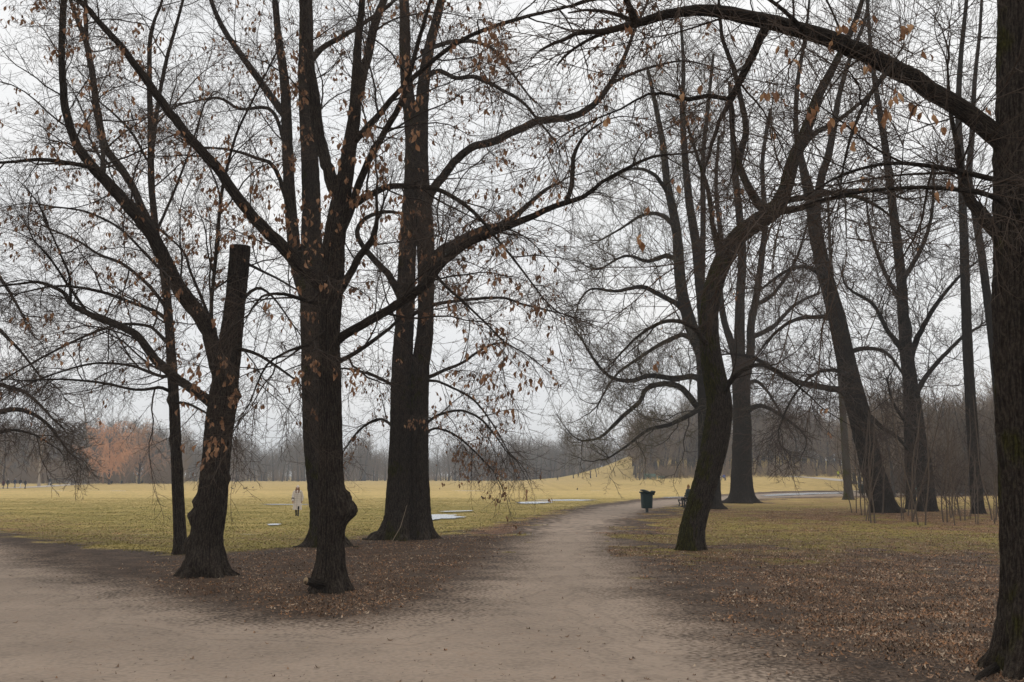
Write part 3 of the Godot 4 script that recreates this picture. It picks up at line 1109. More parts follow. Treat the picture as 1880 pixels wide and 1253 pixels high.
	old_tree("pollard_tree", "tree with its main stem sawn off flat and two heavy limbs reaching sideways", linden, {
		depth = 23.7, flare = 0.75, foot_twigs = 0.4, leaf = 0.35, trunk_twigs = 0.6, limb_twigs = 0.35, stem_from = 0.8, lobes = 6, reach = 2.6,
		knobs = [[1.35, 3.0, 0.13, 0.16], [1.7, 2.8, 0.1, 0.12], [0.75, 3.1, 0.12, 0.14], [0.3, 1.5, 0.16, 0.25], [4.25, 0.2, 0.14, 0.12], [3.1, 0.4, 0.07, 0.12], [2.3, 0.1, 0.07, 0.1], [2.2, 1.5, 0.08, 0.15]],
		stems = [[[377, 1051, 62], [377, 1025, 58], [379, 985, 54], [388, 929, 52], [395, 865, 50], [400, 801, 50], [408, 740, 52], [414, 690, 47], [422, 632, 42], [431, 555, 36], [439, 478, 37], [441, 452, 37], [441, 450, 3]]],
		limbs = [
			[[410, 712, 34], [399, 670, 30], [390, 635, 28], [382, 608, 27], [370, 585, 28], [350, 560, 29], [325, 525, 27, -0.3], [308, 490, 26, -0.5], [290, 450, 25, -0.7], [270, 420, 24, -0.9], [240, 385, 23, -1.1], [205, 345, 22, -1.3], [170, 308, 20, -1.5], [143, 270, 17, -1.6], [128, 235, 15, -1.7], [117, 180, 14, -1.8], [113, 110, 12, -1.9], [114, 40, 12, -2], [118, -20, 11, -2.1], [124, -150, 6, -2.2]],
			[[288, 446, 18, -0.7], [276, 415, 15, -0.5], [262, 385, 14, -0.3], [238, 333, 13, 0], [210, 295, 14, 0.3], [190, 264, 14, 0.5], [178, 200, 13, 0.7], [168, 130, 12, 0.9], [157, 77, 10, 1.1], [135, 20, 7, 1.3], [115, -50, 5, 1.5]],
			[[160, 95, 8, 1.1], [157, 40, 8, 1.2], [157, -60, 7, 1.3], [160, -170, 3, 1.4]],
			[[188, 330, 10, -1.3], [188, 300, 9, -0.8], [189, 265, 9, 0.3]],
			[[192, 330, 12, -1.3], [172, 309, 9, -1.5], [142, 302, 8.5, -1.7], [100, 295, 8, -2], [69, 293, 7, -2.2], [30, 297, 6, -2.4], [0, 299, 5, -2.6], [-70, 312, 3, -2.8]],
			[[398, 748, 24], [380, 735, 19], [360, 720, 17], [330, 700, 17, 0.3], [300, 675, 17, 0.5], [284, 660, 16, 0.6], [266, 635, 15, 0.8], [250, 615, 14, 0.9], [230, 604, 13, 1], [184, 586, 11, 1.3], [150, 570, 10, 1.5], [128, 558, 9, 1.6], [120, 542, 8, 1.7], [107, 532, 7, 1.8], [69, 518, 6, 2], [30, 522, 4, 2.2], [-40, 530, 3, 2.4]],
			[[128, 556, 6, 1.6], [128, 510, 5, 1.5], [112, 470, 4, 1.4], [90, 420, 3, 1.3]],
			[[160, 575, 6, 1.5], [125, 525, 5, 1.4], [95, 480, 4, 1.2], [60, 440, 3, 1]],
			[[388, 620, 9], [387, 580, 8, -0.3], [389, 540, 7, -0.3], [395, 480, 7, -0.4], [408, 350, 6, -0.6], [433, 249, 5, -0.8], [460, 192, 4, -1], [495, 120, 3, -1.2]],
			[[385, 585, 6, 0.4], [350, 500, 5, 0.8], [335, 460, 4, 1.1], [290, 420, 3, 1.4]],
			[[455, 485, 6], [485, 500, 5, -0.6], [515, 515, 4, -1], [548, 535, 3, -1.4]],
			[[432, 640, 8], [470, 650, 6, -0.6], [510, 675, 5, -1.1], [545, 700, 3, -1.5]],
			[[436, 560, 7], [470, 530, 6, 0.6], [500, 545, 4, 1], [540, 600, 2.5, 1.4]]]})
	old_tree("slender_tree", "slender straight trunk standing just behind the sawn-off tree", linden, {
		depth = 30.0, flare = 0.35, leaf = 0.12, limb_twigs = 0.5, stem_from = 0.35, reach = 3.0, up = 0.02, droop = 0.14, gap = 0.5,
		knobs = [[3.4, 2.4, 0.05, 0.1], [2.5, 0.4, 0.05, 0.1], [4.6, 2.9, 0.06, 0.1]],
		stems = [[[331, 1011, 24], [330, 985, 22], [326, 900, 20], [322, 800, 19], [318, 720, 18], [313, 640, 17], [307, 560, 15], [300, 500, 14], [288, 440, 13], [281, 380, 12], [277, 326, 12], [276, 230, 11], [274, 150, 9], [275, 77, 8], [283, 38, 6], [297, 0, 5], [312, -90, 3]]],
		limbs = [
			[[278, 290, 10], [281, 255, 8], [291, 184, 7.5, 0.4], [306, 107, 7, 0.7], [325, 40, 6, 0.9], [348, -50, 4, 1.1]],
			[[277, 300, 6], [268, 291, 5], [245, 249, 5, -0.5], [214, 214, 4, -1], [180, 185, 2.5, -1.4]],
			[[307, 570, 8], [290, 545, 7], [268, 520, 6.5, 0.6], [226, 486, 6, 1], [180, 467, 5, 1.3], [145, 444, 4, 1.6], [90, 420, 3, 1.9]],
			[[309, 590, 8], [285, 572, 7], [249, 559, 6.5, -0.8], [199, 540, 6, -1.3], [145, 528, 5, -1.8], [96, 526, 4, -2.2], [30, 540, 2.5, -2.6]],
			[[312, 635, 8], [290, 612, 6.5], [268, 598, 6, 0.8], [215, 597, 5, 1.4], [150, 620, 4.5, 1.9], [80, 655, 4, 2.3], [0, 700, 3, 2.8]],
			[[318, 722, 8], [305, 716, 6.5], [291, 712, 6, -0.5], [249, 716, 5, -1], [191, 704, 4.5, -1.5], [115, 697, 3.5, -2], [40, 700, 2.5, -2.4]],
			[[316, 690, 7], [290, 690, 6, 0.8], [240, 672, 5, 1.3], [170, 668, 4, 1.8], [90, 690, 3, 2.3], [20, 720, 2, 2.6]],
			[[300, 500, 6], [270, 470, 5, -0.6], [220, 420, 4.5, -1.1], [160, 390, 4, -1.6], [100, 380, 3, -2]],
			[[321, 740, 6], [345, 742, 5, -0.5], [380, 760, 3.5, -1.1], [420, 790, 2, -1.6]],
			[[285, 430, 6], [320, 350, 5, 0.7], [350, 270, 4, 1.2], [375, 190, 3, 1.6]]]})
	var t := old_tree("dark_tree", "massive almost black trunk at the picture's edge with an arching limb", linden, {
		depth = 12.0, flare = 0.5, leaf = 0.05, leaf_size = 0.13, trunk_twigs = 0.3, stem_from = 0.6, moss = 0.3, twig = 0.0035, reach = 1.9, gap = 0.4, lobes = 6,
		stems = [[[1905, 1222, 128], [1907, 1150, 124], [1908, 1050, 122], [1905, 900, 124], [1900, 700, 132], [1897, 500, 134], [1893, 300, 128], [1890, 150, 112], [1888, 0, 106], [1885, -250, 90], [1880, -600, 60]]],
		limbs = [
			[[1895, 310, 70], [1862, 275, 46], [1835, 250, 40], [1800, 225, 36], [1740, 185, 35], [1680, 145, 34], [1600, 105, 33, -0.3], [1540, 78, 32, -0.5], [1480, 58, 30, -0.7], [1400, 38, 29, -0.9], [1340, 25, 26, -1.1], [1280, 20, 22, -1.3], [1220, 28, 18, -1.5], [1172, 42, 16, -1.6]],
			[[1168, 44, 17, -1.6], [1160, 20, 13, -1.7], [1145, -10, 10, -1.8], [1125, -70, 6, -2]],
			[[1410, 44, 20, -0.9], [1395, 72, 16, -0.9], [1385, 95, 15, -0.8], [1368, 130, 15, -0.8], [1350, 165, 13, -0.7], [1341, 188, 10, -0.7]],
			[[1346, 172, 10, -0.7], [1335, 181, 9, -0.7], [1300, 176, 9, -0.6], [1265, 182, 9, -0.6], [1230, 174, 6, -0.5], [1190, 173, 5, -0.4], [1140, 200, 4, -0.3], [1095, 218, 3, -0.2]],
			[[1890, 470, 60], [1850, 445, 33], [1825, 420, 27], [1800, 390, 23, 0.3], [1775, 355, 18, 0.5], [1765, 320, 14, 0.6], [1758, 270, 10, 0.7], [1745, 200, 7, 0.9], [1740, 120, 4, 1]],
			[[1880, 330, 16], [1830, 330, 11, -0.6], [1740, 310, 9, -1.2], [1640, 300, 7, -1.8], [1550, 320, 5, -2.3], [1480, 360, 3, -2.6]],
			[[1880, 400, 14], [1820, 360, 10, -0.8], [1720, 345, 8, -1.4], [1600, 350, 6, -2], [1500, 370, 4, -2.4], [1420, 400, 3, -2.6]],
			[[1640, 120, 12, -0.3], [1600, 170, 8, -0.9], [1570, 230, 6, -1.5], [1550, 300, 4, -2], [1540, 380, 2.5, -2.3]],
			[[1480, 60, 10, -0.7], [1440, 20, 8, -1.3], [1380, -20, 6, -1.9], [1300, -40, 4, -2.4]]]})
	# a surface root and the big dead leaves that still hang near the camera
	var rp := PackedVector3Array()
	var rr := PackedFloat32Array([0.2, 0.13, 0.09, 0.065, 0.05, 0.02])
	for q in [[1895, 1212, 0.16], [1872, 1222, 0.09], [1850, 1229, 0.06], [1828, 1236, 0.045], [1806, 1246, 0.03], [1790, 1254, -0.02]]:
		var g := spot(q[0], q[1])
		rp.append(Vector3(g.x, q[2], g.z) - t.position)
	var rs := smooth_line(rp, rr, 0.1, 0.05)
	part("root", stem_mesh(rs[0], rs[1], 14, -5.0, 0.0, [], 0.2), M.bark, t)
	for q in [[1113, 215, 9.5], [1150, 45, 9.5], [1180, 430, 10], [1175, 440, 10.4], [1250, 165, 9.6], [1290, 150, 9.2], [1345, 60, 9.6], [1405, 165, 9], [1412, 160, 9.2], [1430, 170, 9.4], [1468, 160, 9.6], [1485, 200, 9], [1512, 215, 8.6], [1520, 220, 8.8], [1560, 220, 8.4], [1565, 225, 8.6], [1620, 195, 8.6], [1625, 205, 8.4], [1630, 200, 8.8], [1640, 180, 8.6], [1645, 165, 8.8], [1545, 45, 8.8], [1550, 40, 9], [1565, 35, 9.2], [1580, 30, 9.2], [1600, 25, 9], [1650, 45, 8.8], [1655, 55, 9], [1660, 50, 9], [1665, 45, 8.6], [1715, 210, 9.2], [1735, 230, 9.4], [1750, 330, 9.6], [1415, 240, 9.6], [1560, 260, 9], [1500, 190, 9.2], [1670, 185, 9.4], [1720, 350, 9.6], [1240, 330, 10], [1190, 380, 10.4], [1590, 120, 9.2], [1530, 70, 9.4], [1700, 90, 9.6]]:
		for k in 2:
			var l := part("leaf", M.leaf_shapes[rng.randi() % 3], M.leaf_tones[rng.randi() % 4], t)
			var s := rng.randf_range(0.09, 0.15)
			var p := at(q[0] + rng.randf_range(-5, 5), q[1] + rng.randf_range(-6, 6), q[2]) - t.position
			l.transform = Transform3D(Basis.from_euler(Vector3(rng.randf_range(-0.5, 0.5), rng.randf() * TAU, rng.randf_range(-0.4, 0.4))) * Basis().scaled(Vector3(s, s, s)), p)
			var tw := Tube.new()
			tw.add(PackedVector3Array([p, p + Vector3(rng.randf_range(-0.08, 0.08), 0.25, rng.randf_range(-0.1, 0.1)), p + Vector3(rng.randf_range(-0.3, 0.3), 0.6, rng.randf_range(-0.3, 0.3)), p + Vector3(rng.randf_range(-0.8, 0.8), 1.0, rng.randf_range(-0.5, 0.5))]), PackedFloat32Array([0.0025, 0.003, 0.0035, 0.004]), 3, false)
			part("twig", tw.mesh(), M.twig, t)
	old_tree("overhanging_tree", "brown twiggy boughs reaching in from a trunk beyond the picture's edge", linden, {
		depth = 38.0, flare = 0.5, leaf = 0.0, limb_twigs = 0.8, reach = 2.2, gap = 0.4, droop = 0.14, wig = 0.3, twig = 0.006, sprays = "sprays_mid", spray = 0.2, spray_len = 1.0, stem_from = 0.5,
		stems = [[[-260, 985, 70], [-258, 900, 60], [-255, 750, 52], [-250, 550, 44], [-240, 350, 34], [-230, 150, 24], [-225, -50, 12]]],
		limbs = [
			[[-250, 640, 34], [-180, 670, 26], [-110, 715, 20], [-78, 745, 15], [-28, 762, 11], [32, 752, 8], [82, 775, 6], [122, 825, 3]],
			[[-250, 560, 30], [-160, 600, 20, 1], [-70, 655, 14, 1.5], [-18, 700, 9, 2], [47, 722, 6, 2.4], [97, 770, 3, 2.8]],
			[[-250, 700, 24], [-150, 760, 17, -1], [-60, 795, 12, -1.5], [-28, 800, 8, -2], [22, 790, 5, -2.3], [67, 800, 3, -2.5]],
			[[-245, 480, 26], [-150, 500, 18, -1], [-70, 530, 12, -1.8], [-28, 580, 8, -2.4], [32, 640, 5, -2.8], [72, 690, 3, -3]],
			[[-240, 400, 24], [-130, 400, 15, 1], [-78, 430, 10, 1.6], [-8, 500, 7, 2], [42, 580, 4, 2.4]]]})


# ---------------------------------------------------------------- trees on the right
func right_trees() -> void:
	var g := "trees along the path to the wood"
	old_tree("mossy_tree", "leaning trunk green with moss, bending over to one side above the lawn", g, {
		depth = 31.8, flare = 0.3, leaf = 0.03, moss = 1.0, up = 0.1, droop = 0.16, wig = 0.32, stem_from = 0.5, reach = 2.6, limb_twigs = 0.3,
		stems = [[[1268, 1004, 46], [1271, 975, 44], [1282, 930, 42], [1291, 900, 43], [1309, 831, 46], [1318, 780, 47], [1321, 740, 46], [1312, 690, 41], [1304, 640, 36], [1303, 574, 33], [1314, 515, 34], [1332, 470, 34], [1357, 433, 33], [1395, 405, 32], [1424, 383, 31], [1441, 350, 26], [1455, 300, 24], [1472, 260, 22], [1486, 224, 20], [1502, 178, 18], [1536, 112, 13], [1570, 40, 10], [1605, -70, 6], [1620, -150, 3]]],
		limbs = [
			[[1420, 392, 24], [1400, 380, 19], [1387, 365, 16], [1365, 324, 14, -0.4], [1357, 290, 13, -0.6], [1370, 241, 12, -0.8], [1357, 166, 10, -1], [1345, 120, 9, -1.2], [1325, 60, 7, -1.4], [1318, -50, 4, -1.6]],
			[[1420, 384, 18], [1444, 369, 12], [1507, 358, 10, 0.7], [1598, 349, 7, 1.4], [1660, 365, 4, 1.8]],
			[[1425, 390, 16], [1473, 381, 11, -0.8], [1520, 366, 9, -1.4], [1569, 361, 8, -1.9], [1620, 385, 5, -2.3], [1665, 425, 3, -2.6]],
			[[1460, 290, 14], [1490, 250, 10, 0.8], [1540, 220, 8, 1.4], [1600, 170, 6, 1.9], [1650, 100, 3, 2.3]],
			[[1325, 480, 14], [1310, 420, 10, 1], [1300, 350, 8, 1.6], [1275, 270, 6, 2], [1250, 190, 4, 2.3]],
			[[1325, 730, 14], [1350, 690, 9, -1], [1395, 670, 7, -1.6], [1440, 690, 5, -2], [1490, 730, 3, -2.3]],
			[[1302, 640, 12], [1270, 600, 8, -1], [1225, 590, 7, -1.7], [1175, 615, 5, -2.2], [1130, 660, 3, -2.6]]]})
	old_tree("gnarled_tree", "gnarled tree behind the mossy trunk, boughs drooping low over the meadow", g, {
		depth = 70.0, flare = 0.9, up = 0.2, droop = 0.2, wig = 0.42, twig = 0.008, sprays = "sprays_mid", spray = 0.4, spray_len = 1.5, twig_mat = "twig_olive", reach = 4.6, gap = 0.5, dense = 0.55, stem_from = 0.5, limb_twigs = 0.25, bark = "bark_far",
		stems = [[[1303, 929, 46], [1303, 900, 40], [1301, 850, 38], [1300, 780, 36], [1298, 720, 36], [1295, 660, 34], [1285, 634, 28], [1271, 605, 24], [1255, 550, 22], [1248, 500, 20], [1243, 430, 18], [1232, 370, 15], [1224, 330, 14], [1218, 270, 12], [1205, 200, 9], [1190, 130, 6]],
			[[1298, 690, 26], [1293, 600, 21], [1285, 520, 18], [1278, 450, 17], [1266, 373, 15], [1258, 290, 12], [1253, 207, 10], [1255, 120, 7], [1250, 40, 5]],
			[[1287, 540, 14], [1291, 415, 10], [1291, 290, 9], [1300, 200, 7], [1310, 100, 5]]],
		limbs = [
			[[1296, 705, 16], [1276, 692, 11], [1234, 695, 10, -1], [1196, 690, 9, -2], [1154, 700, 8, -3], [1117, 690, 6, -4], [1089, 658, 5, -5], [1072, 630, 3, -5.5]],
			[[1298, 765, 16], [1276, 742, 12], [1253, 714, 11], [1220, 705, 10, 1], [1187, 714, 9, 2], [1175, 738, 8, 2.5], [1140, 768, 7, 3], [1103, 803, 5, 3.5], [1070, 810, 3, 4]],
			[[1262, 580, 13], [1245, 560, 10], [1210, 541, 9, -2], [1178, 527, 8, -3], [1130, 535, 6, -4], [1084, 531, 4, -5], [1060, 560, 3, -5.5]],
			[[1278, 625, 12], [1255, 615, 9], [1234, 622, 8, 2], [1206, 636, 7, 3], [1170, 660, 6, 4], [1130, 690, 4, 5], [1100, 740, 3, 5.5]],
			[[1246, 480, 11], [1225, 470, 9, -2], [1190, 480, 7, -3], [1150, 470, 5, -4], [1110, 490, 3, -5]],
			[[1243, 420, 10], [1215, 395, 8, 2], [1180, 395, 6, 3], [1140, 420, 4, 4], [1105, 440, 3, 5]],
			[[1230, 360, 9], [1200, 320, 7, -2], [1160, 310, 5, -3], [1120, 330, 3, -4]],
			[[1298, 740, 12], [1270, 760, 9, -2], [1230, 780, 7, -3.5], [1190, 790, 6, -4.5], [1150, 820, 4, -5.5], [1120, 840, 3, -6]]]})
	old_tree("spreading_tree", "broad-footed tree with several upright stems beside the pale path", g, {
		depth = 84.0, flare = 0.9, up = 0.14, droop = 0.16, wig = 0.34, twig = 0.008, sprays = "sprays_mid", spray = 0.4, spray_len = 1.5, reach = 4.6, gap = 0.62, dense = 0.55, stem_from = 0.45, limb_twigs = 0.2, bark = "bark_far",
		stems = [[[1362, 919, 46], [1362, 895, 40], [1362, 850, 36], [1363, 800, 34], [1362, 740, 32], [1360, 690, 32], [1358, 640, 20], [1359, 550, 17], [1363, 480, 16], [1358, 400, 14], [1350, 320, 12], [1345, 240, 10], [1340, 150, 7]],
			[[1360, 710, 20], [1354, 680, 16], [1346, 640, 14], [1330, 590, 12], [1322, 530, 11], [1325, 450, 9], [1315, 350, 7], [1320, 250, 5]],
			[[1364, 715, 20], [1372, 680, 17], [1379, 640, 15], [1379, 597, 14], [1388, 550, 13], [1398, 480, 12], [1405, 400, 10], [1400, 300, 8], [1415, 200, 6]]],
		limbs = [
			[[1366, 760, 12], [1395, 745, 8, -2], [1430, 760, 6, -3], [1470, 790, 4, -4]],
			[[1380, 620, 10], [1420, 600, 8, 2], [1460, 560, 6, 3], [1500, 540, 4, 4]],
			[[1385, 560, 9], [1420, 540, 7, -2], [1460, 480, 5, -3], [1480, 420, 3, -4]],
			[[1360, 720, 10], [1385, 700, 7, 2], [1410, 720, 5, 3], [1440, 770, 3, 4]]]})
	old_tree("leaning_tree", "tall trunk leaning away from the thicket towards the path", g, {
		depth = 62.0, flare = 0.45, up = 0.08, droop = 0.2, wig = 0.36, twig = 0.008, sprays = "sprays_mid", spray = 0.4, spray_len = 1.5, reach = 4.2, gap = 0.5, dense = 0.6, stem_from = 0.4, limb_twigs = 0.3, bark = "bark_far",
		stems = [[[1628, 943, 48], [1618, 915, 44], [1607, 880, 42], [1598, 845, 40], [1588, 800, 40], [1575, 750, 40], [1562, 700, 37], [1551, 650, 34], [1540, 600, 32], [1528, 550, 30], [1514, 500, 28], [1502, 450, 26], [1495, 400, 25], [1490, 370, 22], [1480, 330, 18], [1473, 300, 14], [1462, 240, 10], [1465, 150, 8], [1480, 60, 6], [1490, -40, 3]],
			[[1496, 410, 20], [1507, 332, 15], [1520, 290, 14], [1530, 240, 13], [1540, 180, 10], [1560, 110, 8], [1590, 30, 6], [1600, -50, 3]]],
		limbs = [
			[[1570, 735, 18], [1545, 718, 12], [1530, 715, 12], [1496, 709, 11, -1], [1460, 700, 10, -2], [1430, 685, 10, -2.5], [1402, 667, 8, -3], [1378, 655, 7, -3.5], [1340, 650, 4, -4]],
			[[1535, 592, 12], [1515, 582, 9], [1495, 583, 8, 1], [1468, 585, 7, 2], [1440, 598, 6, 3], [1415, 620, 5, 3.5], [1388, 655, 3, 4]],
			[[1575, 745, 14], [1595, 762, 9, -1], [1620, 785, 8, -2], [1650, 805, 6, -3], [1675, 835, 4, -3.5], [1700, 860, 3, -4]],
			[[1515, 510, 10], [1480, 490, 8, -2], [1440, 500, 6, -3], [1400, 530, 4, -4]],
			[[1552, 650, 10], [1590, 640, 8, 2], [1630, 650, 6, 3], [1660, 690, 4, 4]],
			[[1560, 690, 10], [1530, 680, 7, -3], [1490, 690, 5, -4], [1450, 740, 3.5, -5], [1430, 790, 2.5, -5.5]]]})
	old_tree("slim_tree", "slim pale-footed trunk standing where the path meets the lawn", g, {
		depth = 96.0, flare = 0.5, moss = 0.5, twig = 0.008, sprays = "sprays_mid", spray = 0.4, spray_len = 1.5, reach = 3.6, gap = 1.0, dense = 0.5, stem_from = 0.45, wig = 0.3, bark = "bark_grey",
		stems = [[[1558, 914, 17], [1557, 890, 15], [1552, 820, 13], [1547, 740, 12], [1542, 660, 11], [1536, 600, 10], [1530, 540, 8], [1524, 450, 6], [1520, 350, 4]]]})
	old_tree("forked_tree", "straight dark trunk in the thicket dividing into a fan of limbs", g, {
		depth = 65.0, flare = 0.35, up = 0.12, droop = 0.12, wig = 0.36, twig = 0.008, sprays = "sprays_mid", spray = 0.4, spray_len = 1.5, reach = 4.0, gap = 0.5, dense = 0.6, stem_from = 0.5, limb_twigs = 0.25, bark = "bark_far",
		stems = [[[1704, 941, 35], [1701, 905, 31], [1695, 850, 29], [1686, 800, 27], [1678, 740, 26], [1670, 690, 26], [1665, 650, 24], [1659, 580, 20], [1654, 500, 18], [1642, 400, 16], [1630, 300, 14], [1618, 220, 12], [1605, 140, 9], [1595, 40, 7], [1590, -60, 4]]],
		limbs = [
			[[1668, 675, 16], [1655, 640, 10], [1640, 620, 9, -1], [1627, 602, 8, -1.5], [1604, 560, 7, -2.5], [1566, 536, 5, -3.5]],
			[[1664, 640, 13], [1669, 597, 10, 1], [1646, 541, 9, 2], [1622, 494, 7, 3], [1600, 430, 5, 3.5], [1590, 360, 3, 4]],
			[[1668, 665, 16], [1681, 630, 11], [1697, 597, 9, -1], [1726, 550, 7, -2], [1760, 510, 5, -3], [1795, 480, 3, -4]],
			[[1680, 730, 14], [1695, 700, 9, 1], [1721, 667, 8, 2], [1767, 620, 6, 3], [1800, 600, 4, 4]],
			[[1655, 520, 10], [1690, 460, 8, -2], [1710, 400, 6, -3], [1715, 320, 4, -4]],
			[[1685, 800, 10], [1660, 770, 7, -2], [1640, 740, 5, -3], [1630, 700, 3, -4]]]})
	old_tree("forked_tree", "short thin dark trunk close beside the forked trunk in the thicket", g, {
		depth = 69.0, flare = 0.3, twig = 0.008, sprays = "sprays_mid", spray = 0.4, spray_len = 1.5, reach = 2.6, gap = 0.9, dense = 0.5, stem_from = 0.5, wig = 0.35, bark = "bark_far",
		stems = [[[1674, 936, 20], [1672, 890, 16], [1670, 850, 15], [1667, 780, 14], [1664, 700, 11], [1655, 600, 8], [1650, 520, 5]]]})
	old_tree("tall_tree", "tall bolt-upright trunk in the leaf-strewn thicket", g, {
		depth = 61.0, flare = 0.25, up = 0.12, droop = 0.12, wig = 0.34, twig = 0.008, sprays = "sprays_mid", spray = 0.4, spray_len = 1.5, reach = 3.4, gap = 0.65, dense = 0.6, stem_from = 0.35, bark = "bark_far",
		stems = [[[1797, 947, 24], [1793, 900, 21], [1788, 820, 20], [1783, 740, 19], [1778, 660, 18], [1774, 560, 17], [1771, 460, 16], [1768, 380, 14], [1765, 300, 13], [1760, 200, 11], [1765, 100, 9], [1775, 0, 7], [1780, -100, 3]]]})
	old_tree("tall_tree", "tall trunk mostly hidden behind the massive dark trunk", g, {
		depth = 63.0, flare = 0.25, up = 0.12, droop = 0.12, wig = 0.34, twig = 0.008, sprays = "sprays_mid", spray = 0.4, spray_len = 1.5, reach = 3.4, gap = 0.65, dense = 0.6, stem_from = 0.35, bark = "bark_far",
		stems = [[[1852, 945, 20], [1847, 850, 18], [1836, 750, 17], [1826, 650, 16], [1815, 560, 15], [1803, 470, 14], [1792, 400, 13], [1780, 330, 12], [1785, 250, 10], [1790, 150, 8], [1800, 50, 6], [1805, -60, 3]]]})


# ---------------------------------------------------------------- woods
# A whole free-standing tree of the given height; returns [trunk mesh, crown mesh]
func wild_tree(height: float, s: int, droop: float, twig: float, fork: float, lean: float, dense: float, wide: float) -> Array:
	rng.seed = s
	var tk := Tube.new()
	branch_bar = Tube.new()
	twig_bar = branch_bar
	g_leaf = 0.0
	g_twig = twig
	g_up = 0.16
	g_droop = droop
	g_wig = 0.3
	g_dense = dense
	var r := height * 0.016
	var p := Vector3.ZERO
	var d := Vector3(lean, 1, rng.randf_range(-0.05, 0.05)).normalized()
	var pts := PackedVector3Array([Vector3(0, -0.3, 0)])
	var rads := PackedFloat32Array([r * 1.5])
	var n := 12
	for i in n:
		p += d * height * 0.9 / n
		d = (d + Vector3(rng.randf_range(-0.1, 0.1), 0.05, rng.randf_range(-0.1, 0.1))).normalized()
		pts.append(p)
		rads.append(lerpf(r, 0.03, (i + 1.0) / n))
	tk.add(pts, rads, 7, true)
	var k := 0.0
	for i in range(int(n * fork), n):
		for b in 3:
			k += 2.2 + rng.randf()
			var tt := (i - n * fork) / (n - n * fork)
			var l := height * wide * rng.randf_range(0.65, 1.15) * (1.0 - 0.6 * tt)
			var q: Vector3 = pts[i]
			var dir := (Vector3(cos(k), rng.randf_range(0.35, 1.0), sin(k))).normalized()
			var lp := PackedVector3Array([q])
			var lr := PackedFloat32Array([rads[i] * 0.5])
			for j in 6:
				dir = (dir + Vector3(rng.randf_range(-0.25, 0.25), rng.randf_range(-0.1, 0.3) - droop * 0.35 * j / 6.0, rng.randf_range(-0.25, 0.25))).normalized()
				q += dir * l / 6.0
				lp.append(q)
				lr.append(lerpf(rads[i] * 0.5, 0.02, (j + 1) / 6.0))
			branch_bar.add(lp, lr, 4, false)
			sprout(lp, lr, 1, 0.55 / dense, l * 0.34, 0.2)
	return [tk.mesh(), branch_bar.mesh()]


func plant(called: String, kind: Array, trunk_mat: Material, crown_mat: Material, where: Vector3, size: float, turn: float, label: String, group: String, category := "tree") -> Node3D:
	var o := thing(called, where, label, category, group)
	part("trunk", kind[0], trunk_mat, o)
	part("crown", kind[1], crown_mat, o, "stuff")
	o.rotation.y = turn
	o.scale = Vector3(size, size, size)
	return o


func foot(px: float, d: float) -> Vector3:
	var x := (px - 940.0) / LENS * d
	return Vector3(x, terrain(x, -d), -d)


